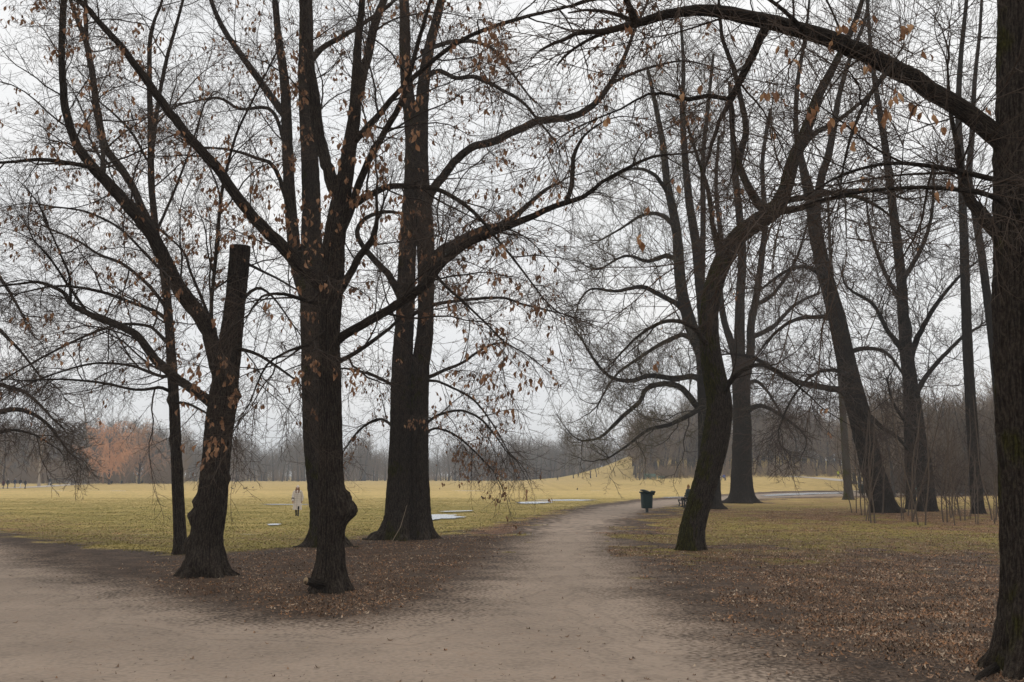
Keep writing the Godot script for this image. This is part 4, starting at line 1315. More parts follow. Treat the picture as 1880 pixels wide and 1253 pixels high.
func far_trees() -> void:
	var kinds := []
	for k in 5:
		kinds.append(wild_tree(17.0, 500 + k, 0.22, 0.020, 0.22 + 0.04 * (k % 3), 0.05 * (k - 2), 0.95, 0.40))
	var willow := wild_tree(15.0, 611, 1.1, 0.032, 0.14, 0.02, 1.9, 0.6)
	var brush := wild_tree(4.0, 640, 0.15, 0.014, 0.05, 0.0, 1.2, 0.6)
	rng.seed = 99
	var wood := plain(Color(0.17, 0.132, 0.098), 0.95)
	var wood_brown := plain(Color(0.225, 0.165, 0.112), 0.95)
	var wood_grey := plain(Color(0.165, 0.148, 0.128), 0.95)
	var wood_dark := plain(Color(0.13, 0.092, 0.060), 0.95)
	var rust := plain(Color(0.64, 0.35, 0.20), 0.9)
	var rust_dull := plain(Color(0.45, 0.27, 0.165), 0.9)
	var stemmat := plain(Color(0.062, 0.052, 0.043), 0.95)
	# willows and old trees at the far side of the meadow, on the left
	plant("willow", willow, stemmat, rust, foot(207, 250), 1.12, 0.4, "round rust-orange willow at the far edge of the meadow", "willows across the meadow")
	plant("willow", willow, stemmat, rust_dull, foot(262, 275), 1.2, 2.1, "duller brown-orange willow behind the round rust-orange one", "willows across the meadow")
	plant("bare_tree", kinds[1], plain(Color(0.13, 0.115, 0.09), 0.95), wood, foot(163, 275), 1.62, 1.0, "tallest bare tree rising above the orange willow", "bare trees across the meadow")
	plant("bare_tree", kinds[3], plain(Color(0.36, 0.30, 0.24), 0.95), wood_brown, foot(80, 205), 0.95, 3.0, "bare tree with a pale peeling trunk near the strollers", "bare trees across the meadow")
	plant("bare_tree", kinds[0], stemmat, wood_brown, foot(15, 225), 0.95, 2.2, "low brown tree with level boughs behind the strollers", "bare trees across the meadow")
	# one row one can tell apart, tree by tree; behind it the wood as a mass
	var edge := "bare trees along the far wood edge"
	for k in 44:
		var px := -40.0 + k * 27.0 + rng.randf_range(-9, 9)
		if px > 1170.0:
			break
		var d := 350.0 + rng.randf_range(-20, 20) + 60.0 * sstep(200, 900, px)
		if px < 340:
			d = rng.randf_range(280, 310)
		plant("bare_tree", kinds[k % 5], stemmat, [wood, wood_grey, wood_brown][k % 3] if px < 420 else [wood, wood_grey][k % 2], foot(px, d), rng.randf_range(0.8, 1.15), rng.randf() * TAU, "bare grey tree in the hazy row across the meadow" if px > 340 else "bare brown tree in the row behind the willows", edge)
	for k in 16:
		var px := 1165.0 + k * 26.0 + rng.randf_range(-10, 10)
		var d := rng.randf_range(238, 260) - 35.0 * sstep(1560, 1640, px)
		plant("bare_tree", kinds[(k + 2) % 5], stemmat, [wood_brown, wood][k % 2], foot(px, d), rng.randf_range(0.7, 1.0), rng.randf() * TAU, "bare brown tree at the wood edge beyond the pale path", "bare trees at the wood edge beyond the path")
	for k in 12:
		var px := 1600.0 + k * 25.0 + rng.randf_range(-9, 9)
		var d := rng.randf_range(105, 140)
		plant("bare_tree", kinds[(k + 1) % 5], stemmat, [wood_brown, wood][k % 2], foot(px, d), rng.randf_range(0.55, 0.9), rng.randf() * TAU, "bare brown tree in the wood behind the thicket", "bare trees behind the thicket")
	# a few on the slope
	plant("bare_tree", kinds[2], stemmat, wood_grey, foot(1083, 285), 0.62, 1.2, "small bare tree at the foot of the grassy hill", "bare trees on the hill")
	plant("bare_tree", kinds[4], stemmat, wood_grey, foot(1094, 288), 0.40, 2.0, "leaning little tree beside the small one on the hill", "bare trees on the hill")
	plant("bare_tree", kinds[0], stemmat, wood_grey, foot(1052, 300), 0.55, 0.2, "bare little tree alone on the lower hill slope", "bare trees on the hill")
	plant("bare_tree", kinds[3], stemmat, wood_brown, foot(1180, 238), 0.70, 0.2, "bare tree behind the pale green benches", "bare trees on the hill")
	plant("shrub", brush, stemmat, wood_grey, foot(1172, 230), 1.25, 0.0, "rounded grey shrub on the crest of the hill", "", "shrub")
	plant("shrub", brush, stemmat, rust_dull, foot(1600, 170), 1.3, 1.0, "shrub still holding rust-brown leaves behind the leaning trunk", "", "shrub")
	# the wood behind
	for v in 5:
		var where: Array[Transform3D] = []
		for k in 150:
			var px := rng.randf_range(-80, 1220)
			var d := rng.randf_range(365, 500) + 40.0 * sstep(200, 900, px)
			if px < 340:
				d = rng.randf_range(300, 380)
			var s := rng.randf_range(0.75, 1.1) * (1.1 if px < 300 else 1.0) * (1.08 + 0.75 * soft.get_noise_1d(px * 0.25))
			where.append(Transform3D(Basis(Vector3.UP, rng.randf() * TAU).scaled(Vector3(s, s, s)), foot(px, d)))
		var o := scatter("woodland", kinds[v][1], [wood, wood_grey, wood_brown, wood, wood_grey][v], where, PackedColorArray(), self)
		tag(o, "hazy bare crowns of the far wood behind the first row across the meadow", "wood", "", "stuff")
		o = scatter("woodland", kinds[v][0], stemmat, where, PackedColorArray(), self)
		tag(o, "grey trunks of the far wood behind the first row across the meadow", "wood", "", "stuff")
		where = []
		for k in 60:
			var px := rng.randf_range(1160, 1640)
			var d := rng.randf_range(255, 320)
			var s := rng.randf_range(0.75, 1.1)
			where.append(Transform3D(Basis(Vector3.UP, rng.randf() * TAU).scaled(Vector3(s, s, s)), foot(px, d)))
		for k in 60:
			var px := rng.randf_range(1560, 2050)
			var d := rng.randf_range(125, 220)
			var s := rng.randf_range(0.7, 1.05)
			where.append(Transform3D(Basis(Vector3.UP, rng.randf() * TAU).scaled(Vector3(s, s, s)), foot(px, d)))
		o = scatter("woodland", kinds[v][1], [wood_brown, wood_dark, wood_brown, wood_dark, wood][v], where, PackedColorArray(), self)
		tag(o, "brown bare crowns of the wood behind the path and the thicket", "wood", "", "stuff")
		o = scatter("woodland", kinds[v][0], stemmat, where, PackedColorArray(), self)
		tag(o, "dark trunks of the wood behind the path and the thicket", "wood", "", "stuff")
	# brushwood under the wood edge and in the thicket
	var low: Array[Transform3D] = []
	for k in 480:
		var px := rng.randf_range(-60, 1160)
		var d := rng.randf_range(355, 430) + 50.0 * sstep(200, 900, px)
		if px < 340:
			d = rng.randf_range(268, 300)
		var s := rng.randf_range(0.8, 2.0)
		low.append(Transform3D(Basis(Vector3.UP, rng.randf() * TAU).scaled(Vector3(s, s, s)), foot(px, d)))
	for k in 420:
		var px := rng.randf_range(1168, 2000)
		var d := rng.randf_range(232, 256) - 95.0 * sstep(1600, 1760, px)
		var s := rng.randf_range(0.35, 1.0) * (1.5 if px > 1600 else 1.0)
		low.append(Transform3D(Basis(Vector3.UP, rng.randf() * TAU).scaled(Vector3(s, s, s)), foot(px, d)))
	var u := scatter("brushwood", brush[1], wood_brown, low, PackedColorArray(), self)
	tag(u, "bare brushwood along the foot of the woods", "brushwood", "", "stuff")
	var near_low: Array[Transform3D] = []
	for k in 90:
		var px := rng.randf_range(1590, 1900)
		var d := rng.randf_range(112, 138)
		var s := rng.randf_range(0.5, 1.5)
		near_low.append(Transform3D(Basis(Vector3.UP, rng.randf() * TAU).scaled(Vector3(s * 0.8, s * 1.5, s * 0.8)), foot(px, d)))
	u = scatter("thicket", brush[1], plain(Color(0.12, 0.083, 0.052), 0.95), near_low, PackedColorArray(), self)
	tag(u, "brown leafless thicket filling the space between the trunks of the wood", "thicket", "", "stuff")
	saplings()


func saplings() -> void:
	var kinds := []
	for k in 4:
		rng.seed = 700 + k
		branch_bar = Tube.new()
		twig_bar = branch_bar
		g_leaf = 0.0
		g_twig = 0.006
		g_up = 0.12
		g_droop = 0.05
		g_wig = 0.22
		g_dense = 0.9
		var tk := Tube.new()
		for twin in 2:
			var p := Vector3(rng.randf_range(-0.1, 0.1), -0.05, rng.randf_range(-0.1, 0.1))
			var d := Vector3(rng.randf_range(-0.2, 0.2), 1, rng.randf_range(-0.2, 0.2)).normalized()
			var pts := PackedVector3Array([p])
			var rads := PackedFloat32Array([0.022])
			for i in 8:
				d = (d + Vector3(rng.randf_range(-0.12, 0.12), 0.06, rng.randf_range(-0.12, 0.12))).normalized()
				p += d * 0.42
				pts.append(p)
				rads.append(lerpf(0.022, 0.006, (i + 1) / 8.0))
			tk.add(pts, rads, 5, false)
			sprout(pts, rads, 1, 0.3, 1.1, 0.12)
		kinds.append([tk.mesh(), branch_bar.mesh()])
	rng.seed = 77
	var stemmat := plain(Color(0.115, 0.085, 0.062), 0.9)
	for q in [[1582, 51], [1590, 55], [1595, 49], [1574, 58], [1645, 52], [1652, 57], [1668, 50], [1684, 47], [1692, 53], [1722, 50], [1730, 55], [1738, 47], [1745, 58], [1752, 51], [1768, 54], [1779, 48], [1808, 52], [1815, 49], [1826, 56], [1838, 51], [1560, 62], [1612, 60], [1848, 58], [1862, 54]]:
		var o := plant("sapling", kinds[rng.randi() % 4], stemmat, M.twig, foot(q[0], q[1]), rng.randf_range(0.7, 2.3), rng.randf() * TAU, "thin bare sapling growing in the leaf-strewn thicket", "saplings in the thicket", "sapling")
		o.get_child(1).set_meta("kind", "stuff")


# ---------------------------------------------------------------- benches, bins, a bridge
func box_into(st: SurfaceTool, t: Transform3D, size: Vector3) -> void:      # a bar with chamfered long edges
	var h := size * 0.5
	var c := minf(minf(h.x, h.y), h.z) * 0.35
	var ring := [Vector2(-h.y + c, -h.z), Vector2(h.y - c, -h.z), Vector2(h.y, -h.z + c), Vector2(h.y, h.z - c), Vector2(h.y - c, h.z), Vector2(-h.y + c, h.z), Vector2(-h.y, h.z - c), Vector2(-h.y, -h.z + c)]
	for i in 8:
		var a: Vector2 = ring[i]
		var b: Vector2 = ring[(i + 1) % 8]
		var q := [Vector3(-h.x, a.x, a.y), Vector3(h.x, a.x, a.y), Vector3(h.x, b.x, b.y), Vector3(-h.x, b.x, b.y)]
		for e in [0, 1, 2, 0, 2, 3]:
			st.add_vertex(t * q[e])
		for s in [-1.0, 1.0]:
			st.add_vertex(t * Vector3(s * h.x, 0, 0))
			st.add_vertex(t * Vector3(s * h.x, a.x, a.y))
			st.add_vertex(t * Vector3(s * h.x, b.x, b.y))


func bar(size: Vector3) -> ArrayMesh:
	var st := SurfaceTool.new()
	st.begin(Mesh.PRIMITIVE_TRIANGLES)
	st.set_smooth_group(-1)
	box_into(st, Transform3D(), size)
	st.generate_normals()
	return st.commit()


func bars(list: Array) -> ArrayMesh:        # [from, to, thickness]
	var st := SurfaceTool.new()
	st.begin(Mesh.PRIMITIVE_TRIANGLES)
	st.set_smooth_group(-1)
	for q in list:
		var a: Vector3 = q[0]
		var b: Vector3 = q[1]
		var x := (b - a).normalized()
		var z := x.cross(Vector3.UP if absf(x.y) < 0.9 else Vector3.RIGHT).normalized()
		box_into(st, Transform3D(Basis(x, z.cross(x), z), (a + b) * 0.5), Vector3(a.distance_to(b) + q[2] * 0.5, q[2], q[2]))
	st.generate_normals()
	return st.commit()


func bench(where: Vector3, turn: float, wood: Material, iron: Material, label: String, group: String, size := 1.0) -> Node3D:
	var o := thing("park_bench", where, label, "bench", group)
	o.rotation.y = turn
	o.scale = Vector3.ONE * size
	var slat := bar(Vector3(1.8, 0.035, 0.085))
	for i in 4:                                   # seat slats; the sitter looks along +z
		var s := part("seat_slat", slat, wood, o)
		s.position = Vector3(0, 0.45 - 0.008 * i, 0.24 - i * 0.11)
	for i in 3:
		var s := part("back_slat", slat, wood, o)
		s.position = Vector3(0, 0.58 + i * 0.13, -0.20 - i * 0.045)
		s.rotation.x = PI / 2 - 0.33
	var side := bars([[Vector3(0, 0, 0.26), Vector3(0, 0.2, 0.2), 0.06], [Vector3(0, 0.2, 0.2), Vector3(0, 0.42, 0.28), 0.06], [Vector3(0, 0.41, 0.28), Vector3(0, 0.41, -0.18), 0.05], [Vector3(0, 0, -0.30), Vector3(0, 0.2, -0.18), 0.06], [Vector3(0, 0.2, -0.18), Vector3(0, 0.42, -0.18), 0.06], [Vector3(0, 0.42, -0.19), Vector3(0, 0.9, -0.345), 0.05], [Vector3(0, 0.22, 0.2), Vector3(0, 0.22, -0.18), 0.035]])
	for x in [-0.8, 0.0, 0.8]:
		var s := part("leg", side, iron, o)
		s.position.x = x
	return o


func tub(rows: Array, corner: float) -> ArrayMesh:      # rounded-square tub: rows of [height, half width, half depth]
	var st := SurfaceTool.new()
	st.begin(Mesh.PRIMITIVE_TRIANGLES)
	var n := 32
	for q in rows:
		for i in n:
			var a := TAU * i / n
			var c := cos(a)
			var s := sin(a)
			st.add_vertex(Vector3(signf(c) * pow(absf(c), corner) * q[1], q[0], signf(s) * pow(absf(s), corner) * q[2]))
	for j in rows.size() - 1:
		for i in n:
			var k := (i + 1) % n
			for e in [j * n + i, (j + 1) * n + i, j * n + k, j * n + k, (j + 1) * n + i, (j + 1) * n + k]:
				st.add_index(e)
	st.generate_normals()
	return st.commit()


func litter_bin(where: Vector3, turn: float, size: float, label: String, group: String) -> Node3D:
	var o := thing("litter_bin", where, label, "bin", group)
	o.rotation.y = turn
	o.scale = Vector3.ONE * size
	part("post", bars([[Vector3(0, -0.1, 0), Vector3(0, 0.4, 0), 0.13]]), M.iron_dark, o)
	part("body", tub([[0.19, 0.0, 0.0], [0.19, 0.22, 0.2], [0.2, 0.245, 0.22], [0.24, 0.25, 0.225], [0.95, 0.285, 0.255], [0.96, 0.24, 0.22], [0.6, 0.22, 0.2], [0.6, 0.0, 0.0]], 0.55), M.iron, o)
	part("rim", tub([[0.93, 0.285, 0.26], [0.93, 0.335, 0.30], [0.99, 0.345, 0.31], [1.0, 0.33, 0.30], [1.0, 0.25, 0.23], [0.95, 0.24, 0.22]], 0.55), M.iron, o)
	var lip := part("lip", bars([[Vector3(0.30, 0.99, 0), Vector3(0.37, 0.98, 0), 0.1], [Vector3(0.37, 0.99, 0), Vector3(0.35, 0.84, 0), 0.06]]), M.iron, o)
	lip.scale.z = 3.4
	var hood := part("hood", tub([[0.0, 0.26, 0.24], [0.02, 0.27, 0.25], [0.06, 0.24, 0.22], [0.085, 0.12, 0.11], [0.09, 0.0, 0.0]], 0.6), M.iron_dark, o)
	hood.position = Vector3(-0.1, 1.0, 0)
	hood.rotation.z = -0.26
	hood.scale = Vector3(0.8, 1.0, 0.95)
	return o


func street_furniture() -> void:
	rng.seed = 4242
	var p := spot(1188, 941)
	litter_bin(p, 0.25, 1.28, "dark green litter bin on a post standing at the inner edge of the path bend", "litter bins")
	litter_bin(foot(1577, 117), -0.4, 1.22, "dark green litter bin behind the thin stems beside the leaning trunk", "litter bins")
	for q in [[146, 262, "dark litter bin at the end of the far walk beside the footbridge"], [212, 262, "little dark bin at the foot of the orange willow"], [230, 268, "second little dark bin past the orange willow's foot"], [267, 275, "little dark bin under the duller willow"], [297, 280, "last little dark bin before the slender trunk"]]:
		litter_bin(foot(q[0], q[1]), 0.0, 0.8, q[2], "litter bins")
	bench(spot(1266, 931.5), -1.15, M.slat, M.iron_dark, "dark slatted bench at the path, half hidden by the mossy trunk", "park benches", 1.15)
	bench(foot(1672, 104), -0.6, M.pale_green, M.iron_dark, "pale green bench half hidden by the forked trunk", "park benches", 1.1)
	bench(foot(1192, 226), 0.2, M.pale_green, M.pale_green, "longer pale green bench at the foot of the wooded hill", "park benches", 1.5)
	bench(foot(1212, 226), 0.1, M.pale_green, M.pale_green, "shorter pale green bench at the foot of the wooded hill", "park benches", 0.8)
	bench(foot(1321, 205), 0.15, M.slat, M.iron_dark, "bench under the two people seen between the trunks", "park benches", 1.1)
	# a low footbridge across a stream at the edge of the meadow
	var b := thing("footbridge", foot(120, 236), "low arched footbridge at the far edge of the meadow", "bridge")
	var deck := []
	var rail := []
	for i in 8:
		var a := -1.0 + i * 0.25
		var q := -1.0 + (i + 1) * 0.25
		var u := Vector3(a * 2.6, 0.75 - a * a * 0.45, 0)
		var v := Vector3(q * 2.6, 0.75 - q * q * 0.45, 0)
		deck.append([u, v, 0.22])
		for z in [-0.8, 0.8]:
			rail.append([u + Vector3(0, 0.8, z), v + Vector3(0, 0.8, z), 0.09])
			rail.append([u + Vector3(0, 0, z), u + Vector3(0, 0.8, z), 0.07])
	var dk := part("deck", bars(deck), plain(Color(0.20, 0.18, 0.15), 0.9), b)
	dk.scale.z = 8.0
	part("railing", bars(rail), plain(Color(0.09, 0.085, 0.075), 0.9), b)
	part("abutment", bars([[Vector3(-2.6, -0.2, 0), Vector3(-2.6, 0.32, 0), 0.7], [Vector3(2.6, -0.2, 0), Vector3(2.6, 0.32, 0), 0.7]]), plain(Color(0.16, 0.14, 0.12), 0.9), b)


# ---------------------------------------------------------------- people and birds
# One skin over tapered bones. bone: [from, to, radius, radius, colour]. Surface nets over the smooth union.
func skin(bones: Array, blend: float, cell: float, tb: Tube) -> void:
	var lo := Vector3(1e9, 1e9, 1e9)
	var hi := -lo
	for b in bones:
		var m := Vector3.ONE * (maxf(b[2], b[3]) + cell * 2.0)
		lo = lo.min(b[0] - m).min(b[1] - m)
		hi = hi.max(b[0] + m).max(b[1] + m)
	var nx := int((hi.x - lo.x) / cell) + 2
	var ny := int((hi.y - lo.y) / cell) + 2
	var nz := int((hi.z - lo.z) / cell) + 2
	var f := PackedFloat32Array()
	f.resize(nx * ny * nz)
	f.fill(1.0)
	var far := 3.0 * cell + blend
	for b in bones:
		var a: Vector3 = b[0]
		var ba: Vector3 = b[1] - a
		var bb := maxf(ba.length_squared(), 1e-9)
		var r0: float = b[2]
		var r1: float = b[3]
		var m := Vector3.ONE * (maxf(r0, r1) + far)
		var l := (Vector3(a.min(b[1])) - m - lo) / cell
		var h := (Vector3(a.max(b[1])) + m - lo) / cell
		for k in range(maxi(0, int(l.z)), mini(nz, int(h.z) + 1)):
			for j in range(maxi(0, int(l.y)), mini(ny, int(h.y) + 1)):
				for i in range(maxi(0, int(l.x)), mini(nx, int(h.x) + 1)):
					var p := lo + Vector3(i, j, k) * cell - a
					var t := clampf(p.dot(ba) / bb, 0.0, 1.0)
					var d := (p - ba * t).length() - lerpf(r0, r1, t)
					var at_ := (k * ny + j) * nx + i
					var e := f[at_]
					var w := maxf(blend - absf(d - e), 0.0) / blend
					f[at_] = minf(d, e) - w * w * blend * 0.25
	var cells := {}
	var first := tb.v.size()
	for k in nz - 1:
		for j in ny - 1:
			for i in nx - 1:
				var o := (k * ny + j) * nx + i
				var sum := Vector3.ZERO
				var cnt := 0
				var v := [f[o], f[o + 1], f[o + nx], f[o + nx + 1], f[o + nx * ny], f[o + nx * ny + 1], f[o + nx * ny + nx], f[o + nx * ny + nx + 1]]
				var neg := 0
				for q in 8:
					if v[q] < 0.0: neg += 1
				if neg == 0 or neg == 8:
					continue
				for e in [[0, 1], [2, 3], [4, 5], [6, 7], [0, 2], [1, 3], [4, 6], [5, 7], [0, 4], [1, 5], [2, 6], [3, 7]]:
					var a: float = v[e[0]]
					var b: float = v[e[1]]
					if (a < 0.0) != (b < 0.0):
						var t := a / (a - b)
						var p0 := Vector3(e[0] & 1, (e[0] >> 1) & 1, e[0] >> 2)
						var p1 := Vector3(e[1] & 1, (e[1] >> 1) & 1, e[1] >> 2)
						sum += p0.lerp(p1, t)
						cnt += 1
				var p := lo + (Vector3(i, j, k) + sum / cnt) * cell
				cells[o] = tb.v.size()
				tb.v.append(p)
				tb.n.append(Vector3.ZERO)
				var best := 1e9
				var col := Color.WHITE
				for b in bones:
					var ba: Vector3 = b[1] - b[0]
					var t: float = clampf((p - b[0]).dot(ba) / maxf(ba.length_squared(), 1e-9), 0.0, 1.0)
					var d: float = (p - b[0] - ba * t).length() - lerpf(b[2], b[3], t)
					if d < best:
						best = d
						col = b[4]
				tb.col.append(col)
	var sy := nx
	var sz := nx * ny
	for o in cells:
		for ax in 3:
			var step: int = [1, sy, sz][ax]
			var u: int = [sy, sz, 1][ax]
			var w: int = [sz, 1, sy][ax]
			var a: float = f[o]
			var b: float = f[o + step]
			if (a < 0.0) == (b < 0.0) or not (cells.has(o - u) and cells.has(o - w) and cells.has(o - u - w)):
				continue
			var q := [cells[o], cells[o - u], cells[o - u - w], cells[o - w]]
			if a < 0.0:
				q.reverse()
			tb.idx.append_array([q[0], q[1], q[2], q[0], q[2], q[3]])
	for i in range(0, tb.idx.size(), 3):
		var a := tb.idx[i]
		if a < first:
			continue
		var nn := (tb.v[tb.idx[i + 2]] - tb.v[a]).cross(tb.v[tb.idx[i + 1]] - tb.v[a])
		for e in 3:
			tb.n[tb.idx[i + e]] += nn
	for i in range(first, tb.n.size()):
		tb.n[i] = tb.n[i].normalized()


const SKIN := Color(0.42, 0.25, 0.18)


# bones of a hand at the wrist, fingers towards dir, palm facing in
func hand_bones(w: Vector3, dir: Vector3, across: Vector3, curl: Vector3) -> Array:
	var out := [[w, w + dir * 0.075, 0.026, 0.034, SKIN]]
	var lens := [0.068, 0.078, 0.072, 0.055]
	for i in 4:
		var a := w + dir * 0.085 + across * (0.03 - i * 0.02)
		var m: Vector3 = a + (dir + curl * 0.35).normalized() * lens[i] * 0.55
		var e: Vector3 = m + (dir + curl * 1.1).normalized() * lens[i] * 0.5
		out.append([a, m, 0.0095, 0.009, SKIN])
		out.append([m, e, 0.009, 0.0075, SKIN])
	var t := w + dir * 0.03 + across * 0.03
	var tm := t + (dir * 0.7 + across * 0.8 + curl * 0.3).normalized() * 0.035
	out.append([t, tm, 0.012, 0.0105, SKIN])
	out.append([tm, tm + (dir + curl * 0.5).normalized() * 0.03, 0.0105, 0.008, SKIN])
	return out


# how: coat, legs, shoes, hair, hat colours; stride, seated, cell
func person(where: Vector3, turn: float, tall: float, how: Dictionary, label: String, group: String) -> Node3D:
	var o := thing("person", where, label, "person", group)
	o.rotation.y = turn
	var s := tall / 1.7
	o.scale = Vector3(s, s, s)
	var coat: Color = how.coat
	var legs: Color = how.legs
	var shoes: Color = how.get("shoes", Color(0.015, 0.014, 0.013))
	var hair: Color = how.get("hair", Color(0.05, 0.03, 0.02))
	var st: float = how.get("stride", 0.2)
	var sit: bool = how.get("seated", false)
	var hip := 0.9 if not sit else 0.58
	var cell: float = how.get("cell", 0.03)
	var tb := Tube.new()
	var bones := []
	for x in [-1.0, 1.0]:
		var h0 := Vector3(0.085 * x, hip, 0)
		var kn := Vector3(0.09 * x, hip - 0.42, st * x * 0.55 + 0.03)
		var an := Vector3(0.09 * x, 0.085, st * x - (0.05 if x < 0 else 0.0))
		if sit:
			kn = Vector3(0.11 * x, 0.56, 0.44)
			an = Vector3(0.11 * x, 0.1, 0.40)
		bones.append([h0, kn, 0.095, 0.062, legs])
		bones.append([kn, an, 0.058, 0.042, legs])
		bones.append([an + Vector3(0, -0.045, -0.03), an + Vector3(0, -0.05, 0.14), 0.042, 0.034, shoes])
		var sh := Vector3(0.18 * x, hip + 0.50, 0)
		var el := Vector3(0.235 * x, hip + 0.22, -0.04 - st * x * 0.35)
		var wr := Vector3(0.235 * x, hip - 0.02, 0.03 - st * x * 0.6)
		if sit:
			wr = Vector3(0.12 * x, hip + 0.05, 0.24)
		bones.append([sh, el, 0.072, 0.056, coat])
		bones.append([el, wr, 0.055, 0.042, coat])
	bones.append([Vector3(0, hip, 0), Vector3(0, hip + 0.25, 0), 0.155, 0.14, coat])
	bones.append([Vector3(0, hip + 0.25, 0), Vector3(0, hip + 0.46, -0.01), 0.15, 0.15, coat])
	bones.append([Vector3(-0.12, hip + 0.5, 0), Vector3(0.12, hip + 0.5, 0), 0.085, 0.085, coat])
	bones.append([Vector3(0, hip + 0.5, 0), Vector3(0, hip + 0.62, 0.01), 0.062, 0.056, SKIN])
	skin(bones, 0.05, cell, tb)
	# head with a face, and hands, on finer grids
	var c := Vector3(0, hip + 0.70, 0.02)
	var dark := Color(0.03, 0.02, 0.015)
	var fine := minf(cell * 0.4, 0.012)
	skin([[c + Vector3(0, 0.02, -0.01), c + Vector3(0, -0.03, 0.01), 0.085, 0.07, SKIN], [c + Vector3(0, -0.07, 0.025), c + Vector3(0, -0.085, 0.035), 0.045, 0.035, SKIN], [c + Vector3(0, -0.12, 0), c + Vector3(0, -0.05, 0), 0.05, 0.05, SKIN], [c + Vector3(0, 0.01, 0.075), c + Vector3(0, -0.035, 0.092), 0.009, 0.014, SKIN], [c + Vector3(-0.075, 0, 0), c + Vector3(-0.08, -0.03, 0), 0.02, 0.014, SKIN], [c + Vector3(0.075, 0, 0), c + Vector3(0.08, -0.03, 0), 0.02, 0.014, SKIN], [c + Vector3(-0.032, 0.004, 0.07), c + Vector3(-0.03, 0.004, 0.07), 0.012, 0.012, dark], [c + Vector3(0.032, 0.004, 0.07), c + Vector3(0.03, 0.004, 0.07), 0.012, 0.012, dark], [c + Vector3(-0.02, -0.062, 0.067), c + Vector3(0.02, -0.062, 0.067), 0.009, 0.009, Color(0.3, 0.09, 0.08)]], 0.015, fine, tb)
	for x in [-1.0, 1.0]:
		var wr := Vector3(0.235 * x, hip - 0.05, 0.035 - st * x * 0.62)
		var dir := Vector3(0, -1, 0.15).normalized()
		if sit:
			wr = Vector3(0.12 * x, hip + 0.05, 0.26)
			dir = Vector3(-0.2 * x, -0.2, 1).normalized()
		skin(hand_bones(wr, dir, Vector3(0, 0.1, 1).normalized() if not sit else Vector3(-x, 0, 0), Vector3(-x, 0, 0) if not sit else Vector3(0, -1, 0)), 0.012, minf(fine, 0.009), tb)
	part("body", tb.mesh(), M.tinted, o)
	# hair
	var hb := Tube.new()
	var hb_bones := [[c + Vector3(0, 0.045, -0.025), c + Vector3(0, 0.0, -0.04), 0.085, 0.075, hair]]
	if how.get("long_hair", false):
		for x in [-1.0, 1.0]:
			hb_bones.append([c + Vector3(0.065 * x, 0.03, 0.0), c + Vector3(0.085 * x, -0.1, 0.03), 0.04, 0.045, hair])
			hb_bones.append([c + Vector3(0.085 * x, -0.1, 0.03), c + Vector3(0.07 * x, -0.27, 0.12), 0.045, 0.025, hair])
		hb_bones.append([c + Vector3(0, 0, -0.05), c + Vector3(0, -0.2, -0.07), 0.08, 0.06, hair])
	skin(hb_bones, 0.03, fine, hb)
	part("hair", hb.mesh(), M.tinted, o)
	if how.has("hat"):
		var ht := Tube.new()
		skin([[c + Vector3(0, 0.065, -0.015), c + Vector3(0, 0.075, -0.02), 0.09, 0.085, how.hat], [c + Vector3(0, 0.14, -0.03), c + Vector3(0, 0.155, -0.03), 0.05, 0.035, how.hat]], 0.03, fine, ht)
		part("hat", ht.mesh(), M.tinted, o)
	if how.has("skirt"):                    # a long quilted coat
		var rows := []
		var top := hip + 0.52
		var low: float = how.skirt
		var n := 44
		for i in n + 1:
			var y := lerpf(low, top, float(i) / n)
			var t := (y - low) / (top - low)
			var puff := 0.02 * absf(sin(y * PI / 0.11))
			var r := lerpf(0.235, 0.175, sstep(0.0, 0.6, t)) * (1.0 - 0.45 * sstep(0.86, 1.0, t)) + puff
			rows.append([y, r * 1.08, r * 0.82])
		rows.push_front([low + 0.02, 0.1, 0.1])
		part("coat", tub(rows, 0.9), plain(coat, 0.8), o)
		for x in [-1.0, 1.0]:
			var arm := Tube.new()
			var ap := PackedVector3Array()
			var ar := PackedFloat32Array()
			var a0 := Vector3(0.17 * x, hip + 0.50, 0)
			var a1 := Vector3(0.25 * x, hip + 0.22, -0.04 - st * x * 0.35)
			var a2 := Vector3(0.245 * x, hip - 0.03, 0.03 - st * x * 0.6)
			for i in 17:
				var t := i / 16.0
				ap.append(a0.lerp(a1, minf(t * 2.0, 1.0)) if t < 0.5 else a1.lerp(a2, t * 2.0 - 1.0))
				ar.append(lerpf(0.092, 0.062, t) + 0.010 * absf(sin(t * 16.0)))
			arm.add(ap, ar, 14, false)
			part("sleeve", arm.mesh(), plain(coat, 0.8), o)
		var collar := tub([[hip + 0.46, 0.13, 0.12], [hip + 0.50, 0.135, 0.125], [hip + 0.56, 0.115, 0.11], [hip + 0.58, 0.10, 0.095], [hip + 0.55, 0.08, 0.08]], 0.9)
		part("collar", collar, plain(coat, 0.8), o)
		part("zip", bars([[Vector3(0, low + 0.05, 0.205), Vector3(0, hip, 0.19), 0.012], [Vector3(0, hip, 0.19), Vector3(0, hip + 0.4, 0.165), 0.012]]), plain(Color(0.2, 0.2, 0.2), 0.5), o)
	return o


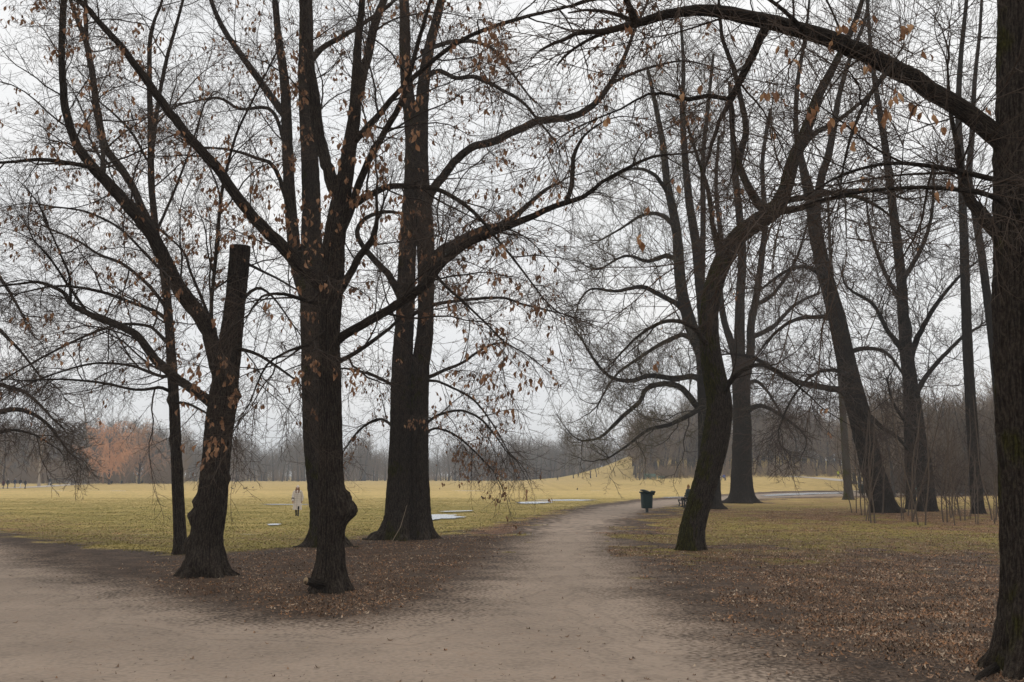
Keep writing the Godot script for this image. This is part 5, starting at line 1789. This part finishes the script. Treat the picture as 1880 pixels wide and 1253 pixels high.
func crow(where: Vector3, turn: float, size: float, label: String) -> void:
	var o := thing("crow", where, label, "bird", "crows on the meadow")
	o.rotation.y = turn
	o.scale = Vector3.ONE * size
	var c := Color(0.012, 0.012, 0.014)
	var tb := Tube.new()
	var bones := [[Vector3(0, 0.17, 0.06), Vector3(0, 0.15, -0.08), 0.062, 0.05, c], [Vector3(0, 0.15, -0.08), Vector3(0, 0.11, -0.24), 0.045, 0.018, c], [Vector3(0, 0.19, 0.08), Vector3(0, 0.27, 0.13), 0.045, 0.036, c], [Vector3(0, 0.28, 0.14), Vector3(0, 0.275, 0.16), 0.04, 0.034, c], [Vector3(0, 0.275, 0.17), Vector3(0, 0.262, 0.235), 0.016, 0.005, Color(0.02, 0.02, 0.02)]]
	for x in [-1.0, 1.0]:
		bones.append([Vector3(0.03 * x, 0.13, 0.0), Vector3(0.03 * x, 0.06, 0.01), 0.02, 0.009, c])
		bones.append([Vector3(0.03 * x, 0.06, 0.01), Vector3(0.03 * x, 0.0, 0.0), 0.008, 0.007, c])
		bones.append([Vector3(0.03 * x, 0.0, -0.03), Vector3(0.03 * x, 0.0, 0.05), 0.006, 0.006, c])
	skin(bones, 0.025, 0.011, tb)
	part("body", tb.mesh(), M.tinted, o)
	var wg := Tube.new()
	skin([[Vector3(0.055, 0.19, 0.05), Vector3(0.045, 0.14, -0.2), 0.03, 0.012, c]], 0.02, 0.012, wg)
	part("wing", wg.mesh(), M.tinted, o)
	part("wing", wg.mesh(), M.tinted, o).scale.x = -1.0


func people() -> void:
	rng.seed = 5151
	var w := spot(545, 948)
	var lady := person(w, 0.06, 1.66, {coat = Color(0.60, 0.53, 0.47), legs = Color(0.014, 0.013, 0.014), hair = Color(0.16, 0.075, 0.04), hat = Color(0.62, 0.52, 0.45), long_hair = true, skirt = 0.36, stride = 0.2, cell = 0.02}, "person in a long cream quilted coat and pale hat walking on the meadow", "")
	var bag := part("shoulder_bag", tub([[0.0, 0.05, 0.03], [0.01, 0.075, 0.045], [0.13, 0.07, 0.04], [0.14, 0.05, 0.03]], 0.6), plain(Color(0.02, 0.016, 0.016), 0.5), lady)
	bag.position = Vector3(-0.25, 0.93, 0.12)
	var far := "strollers on the far walk"
	person(foot(15, 173), 2.9, 1.5, {coat = Color(0.07, 0.02, 0.025), legs = Color(0.02, 0.015, 0.015)}, "stroller in a dark red jacket, first of the five on the far walk", far)
	person(foot(23, 174), 2.9, 1.62, {coat = Color(0.03, 0.03, 0.032), legs = Color(0.03, 0.03, 0.032), hat = Color(0.6, 0.6, 0.6)}, "stroller in a dark coat and pale cap, second of the five", far)
	person(foot(36, 180), 2.8, 1.72, {coat = Color(0.025, 0.032, 0.06), legs = Color(0.10, 0.12, 0.16), hat = Color(0.55, 0.6, 0.68)}, "stroller in a navy jacket and light blue cap, in the middle of the five", far)
	person(foot(46, 177), 2.8, 1.68, {coat = Color(0.02, 0.022, 0.024), legs = Color(0.62, 0.6, 0.58)}, "stroller in white trousers and a black jacket on the far walk", far)
	person(foot(55, 172), 2.8, 1.5, {coat = Color(0.02, 0.02, 0.026), legs = Color(0.02, 0.02, 0.025)}, "stroller all in black, last of the five on the far walk", far)
	person(foot(99, 222), 0.3, 1.75, {coat = Color(0.05, 0.06, 0.07), legs = Color(0.55, 0.53, 0.5), hat = Color(0.5, 0.5, 0.52)}, "lone walker in white trousers beside the footbridge", "")
	person(foot(1534, 226), 0.2, 1.7, {coat = Color(0.55, 0.62, 0.06), legs = Color(0.03, 0.03, 0.03)}, "walker in a bright yellow jacket on the walk at the wood edge", "")
	person(foot(1023, 292), 1.2, 1.6, {coat = Color(0.03, 0.028, 0.028), legs = Color(0.03, 0.03, 0.03)}, "walker in dark clothes lower on the hill slope", "walkers on the hill")
	person(foot(1061, 300), 1.0, 1.5, {coat = Color(0.04, 0.035, 0.035), legs = Color(0.03, 0.03, 0.03)}, "walker in dark clothes higher on the hill, beside the little trees", "walkers on the hill")
	# on the benches
	var s := spot(1266, 931.5)
	var f := Vector3(sin(-1.15), 0, cos(-1.15))
	var along := Vector3(f.z, 0, -f.x)
	person(s + along * -0.15 - f * 0.05, -1.15, 1.9, {coat = Color(0.03, 0.04, 0.035), legs = Color(0.02, 0.02, 0.022), hair = Color(0.02, 0.018, 0.016), hat = Color(0.30, 0.17, 0.05), seated = true}, "person in a dark coat and ochre hat sitting on the slatted bench", "")
	person(foot(1318, 204.8) + Vector3(0, 0, 0.0), 0.15, 1.75, {coat = Color(0.6, 0.6, 0.62), legs = Color(0.05, 0.05, 0.07), seated = true}, "person in a white top sitting far off between the trunks", "people sitting far off")
	person(foot(1326, 204.8), 0.15, 1.7, {coat = Color(0.10, 0.13, 0.35), legs = Color(0.05, 0.05, 0.07), seated = true}, "person in a blue top sitting far off between the trunks", "people sitting far off")
	crow(spot(887, 920) + Vector3(0, 0.05, 0), -0.9, 1.25, "black crow on the meadow beyond the puddles")
	crow(spot(1060, 901.5) + Vector3(0, 0.05, 0), 0.3, 1.2, "black crow farther out, straight above the path bend")
	for q in [[426, 899, "first of the crows feeding beyond the sawn-off trunk"], [452, 898, "second of the crows feeding beyond the sawn-off trunk"], [464, 897.5, "third of the crows feeding beyond the sawn-off trunk"], [448, 899.5, "nearest of the crows feeding beyond the sawn-off trunk"]]:
		crow(spot(q[0], q[1]), rng.randf() * TAU, 1.1, q[2])
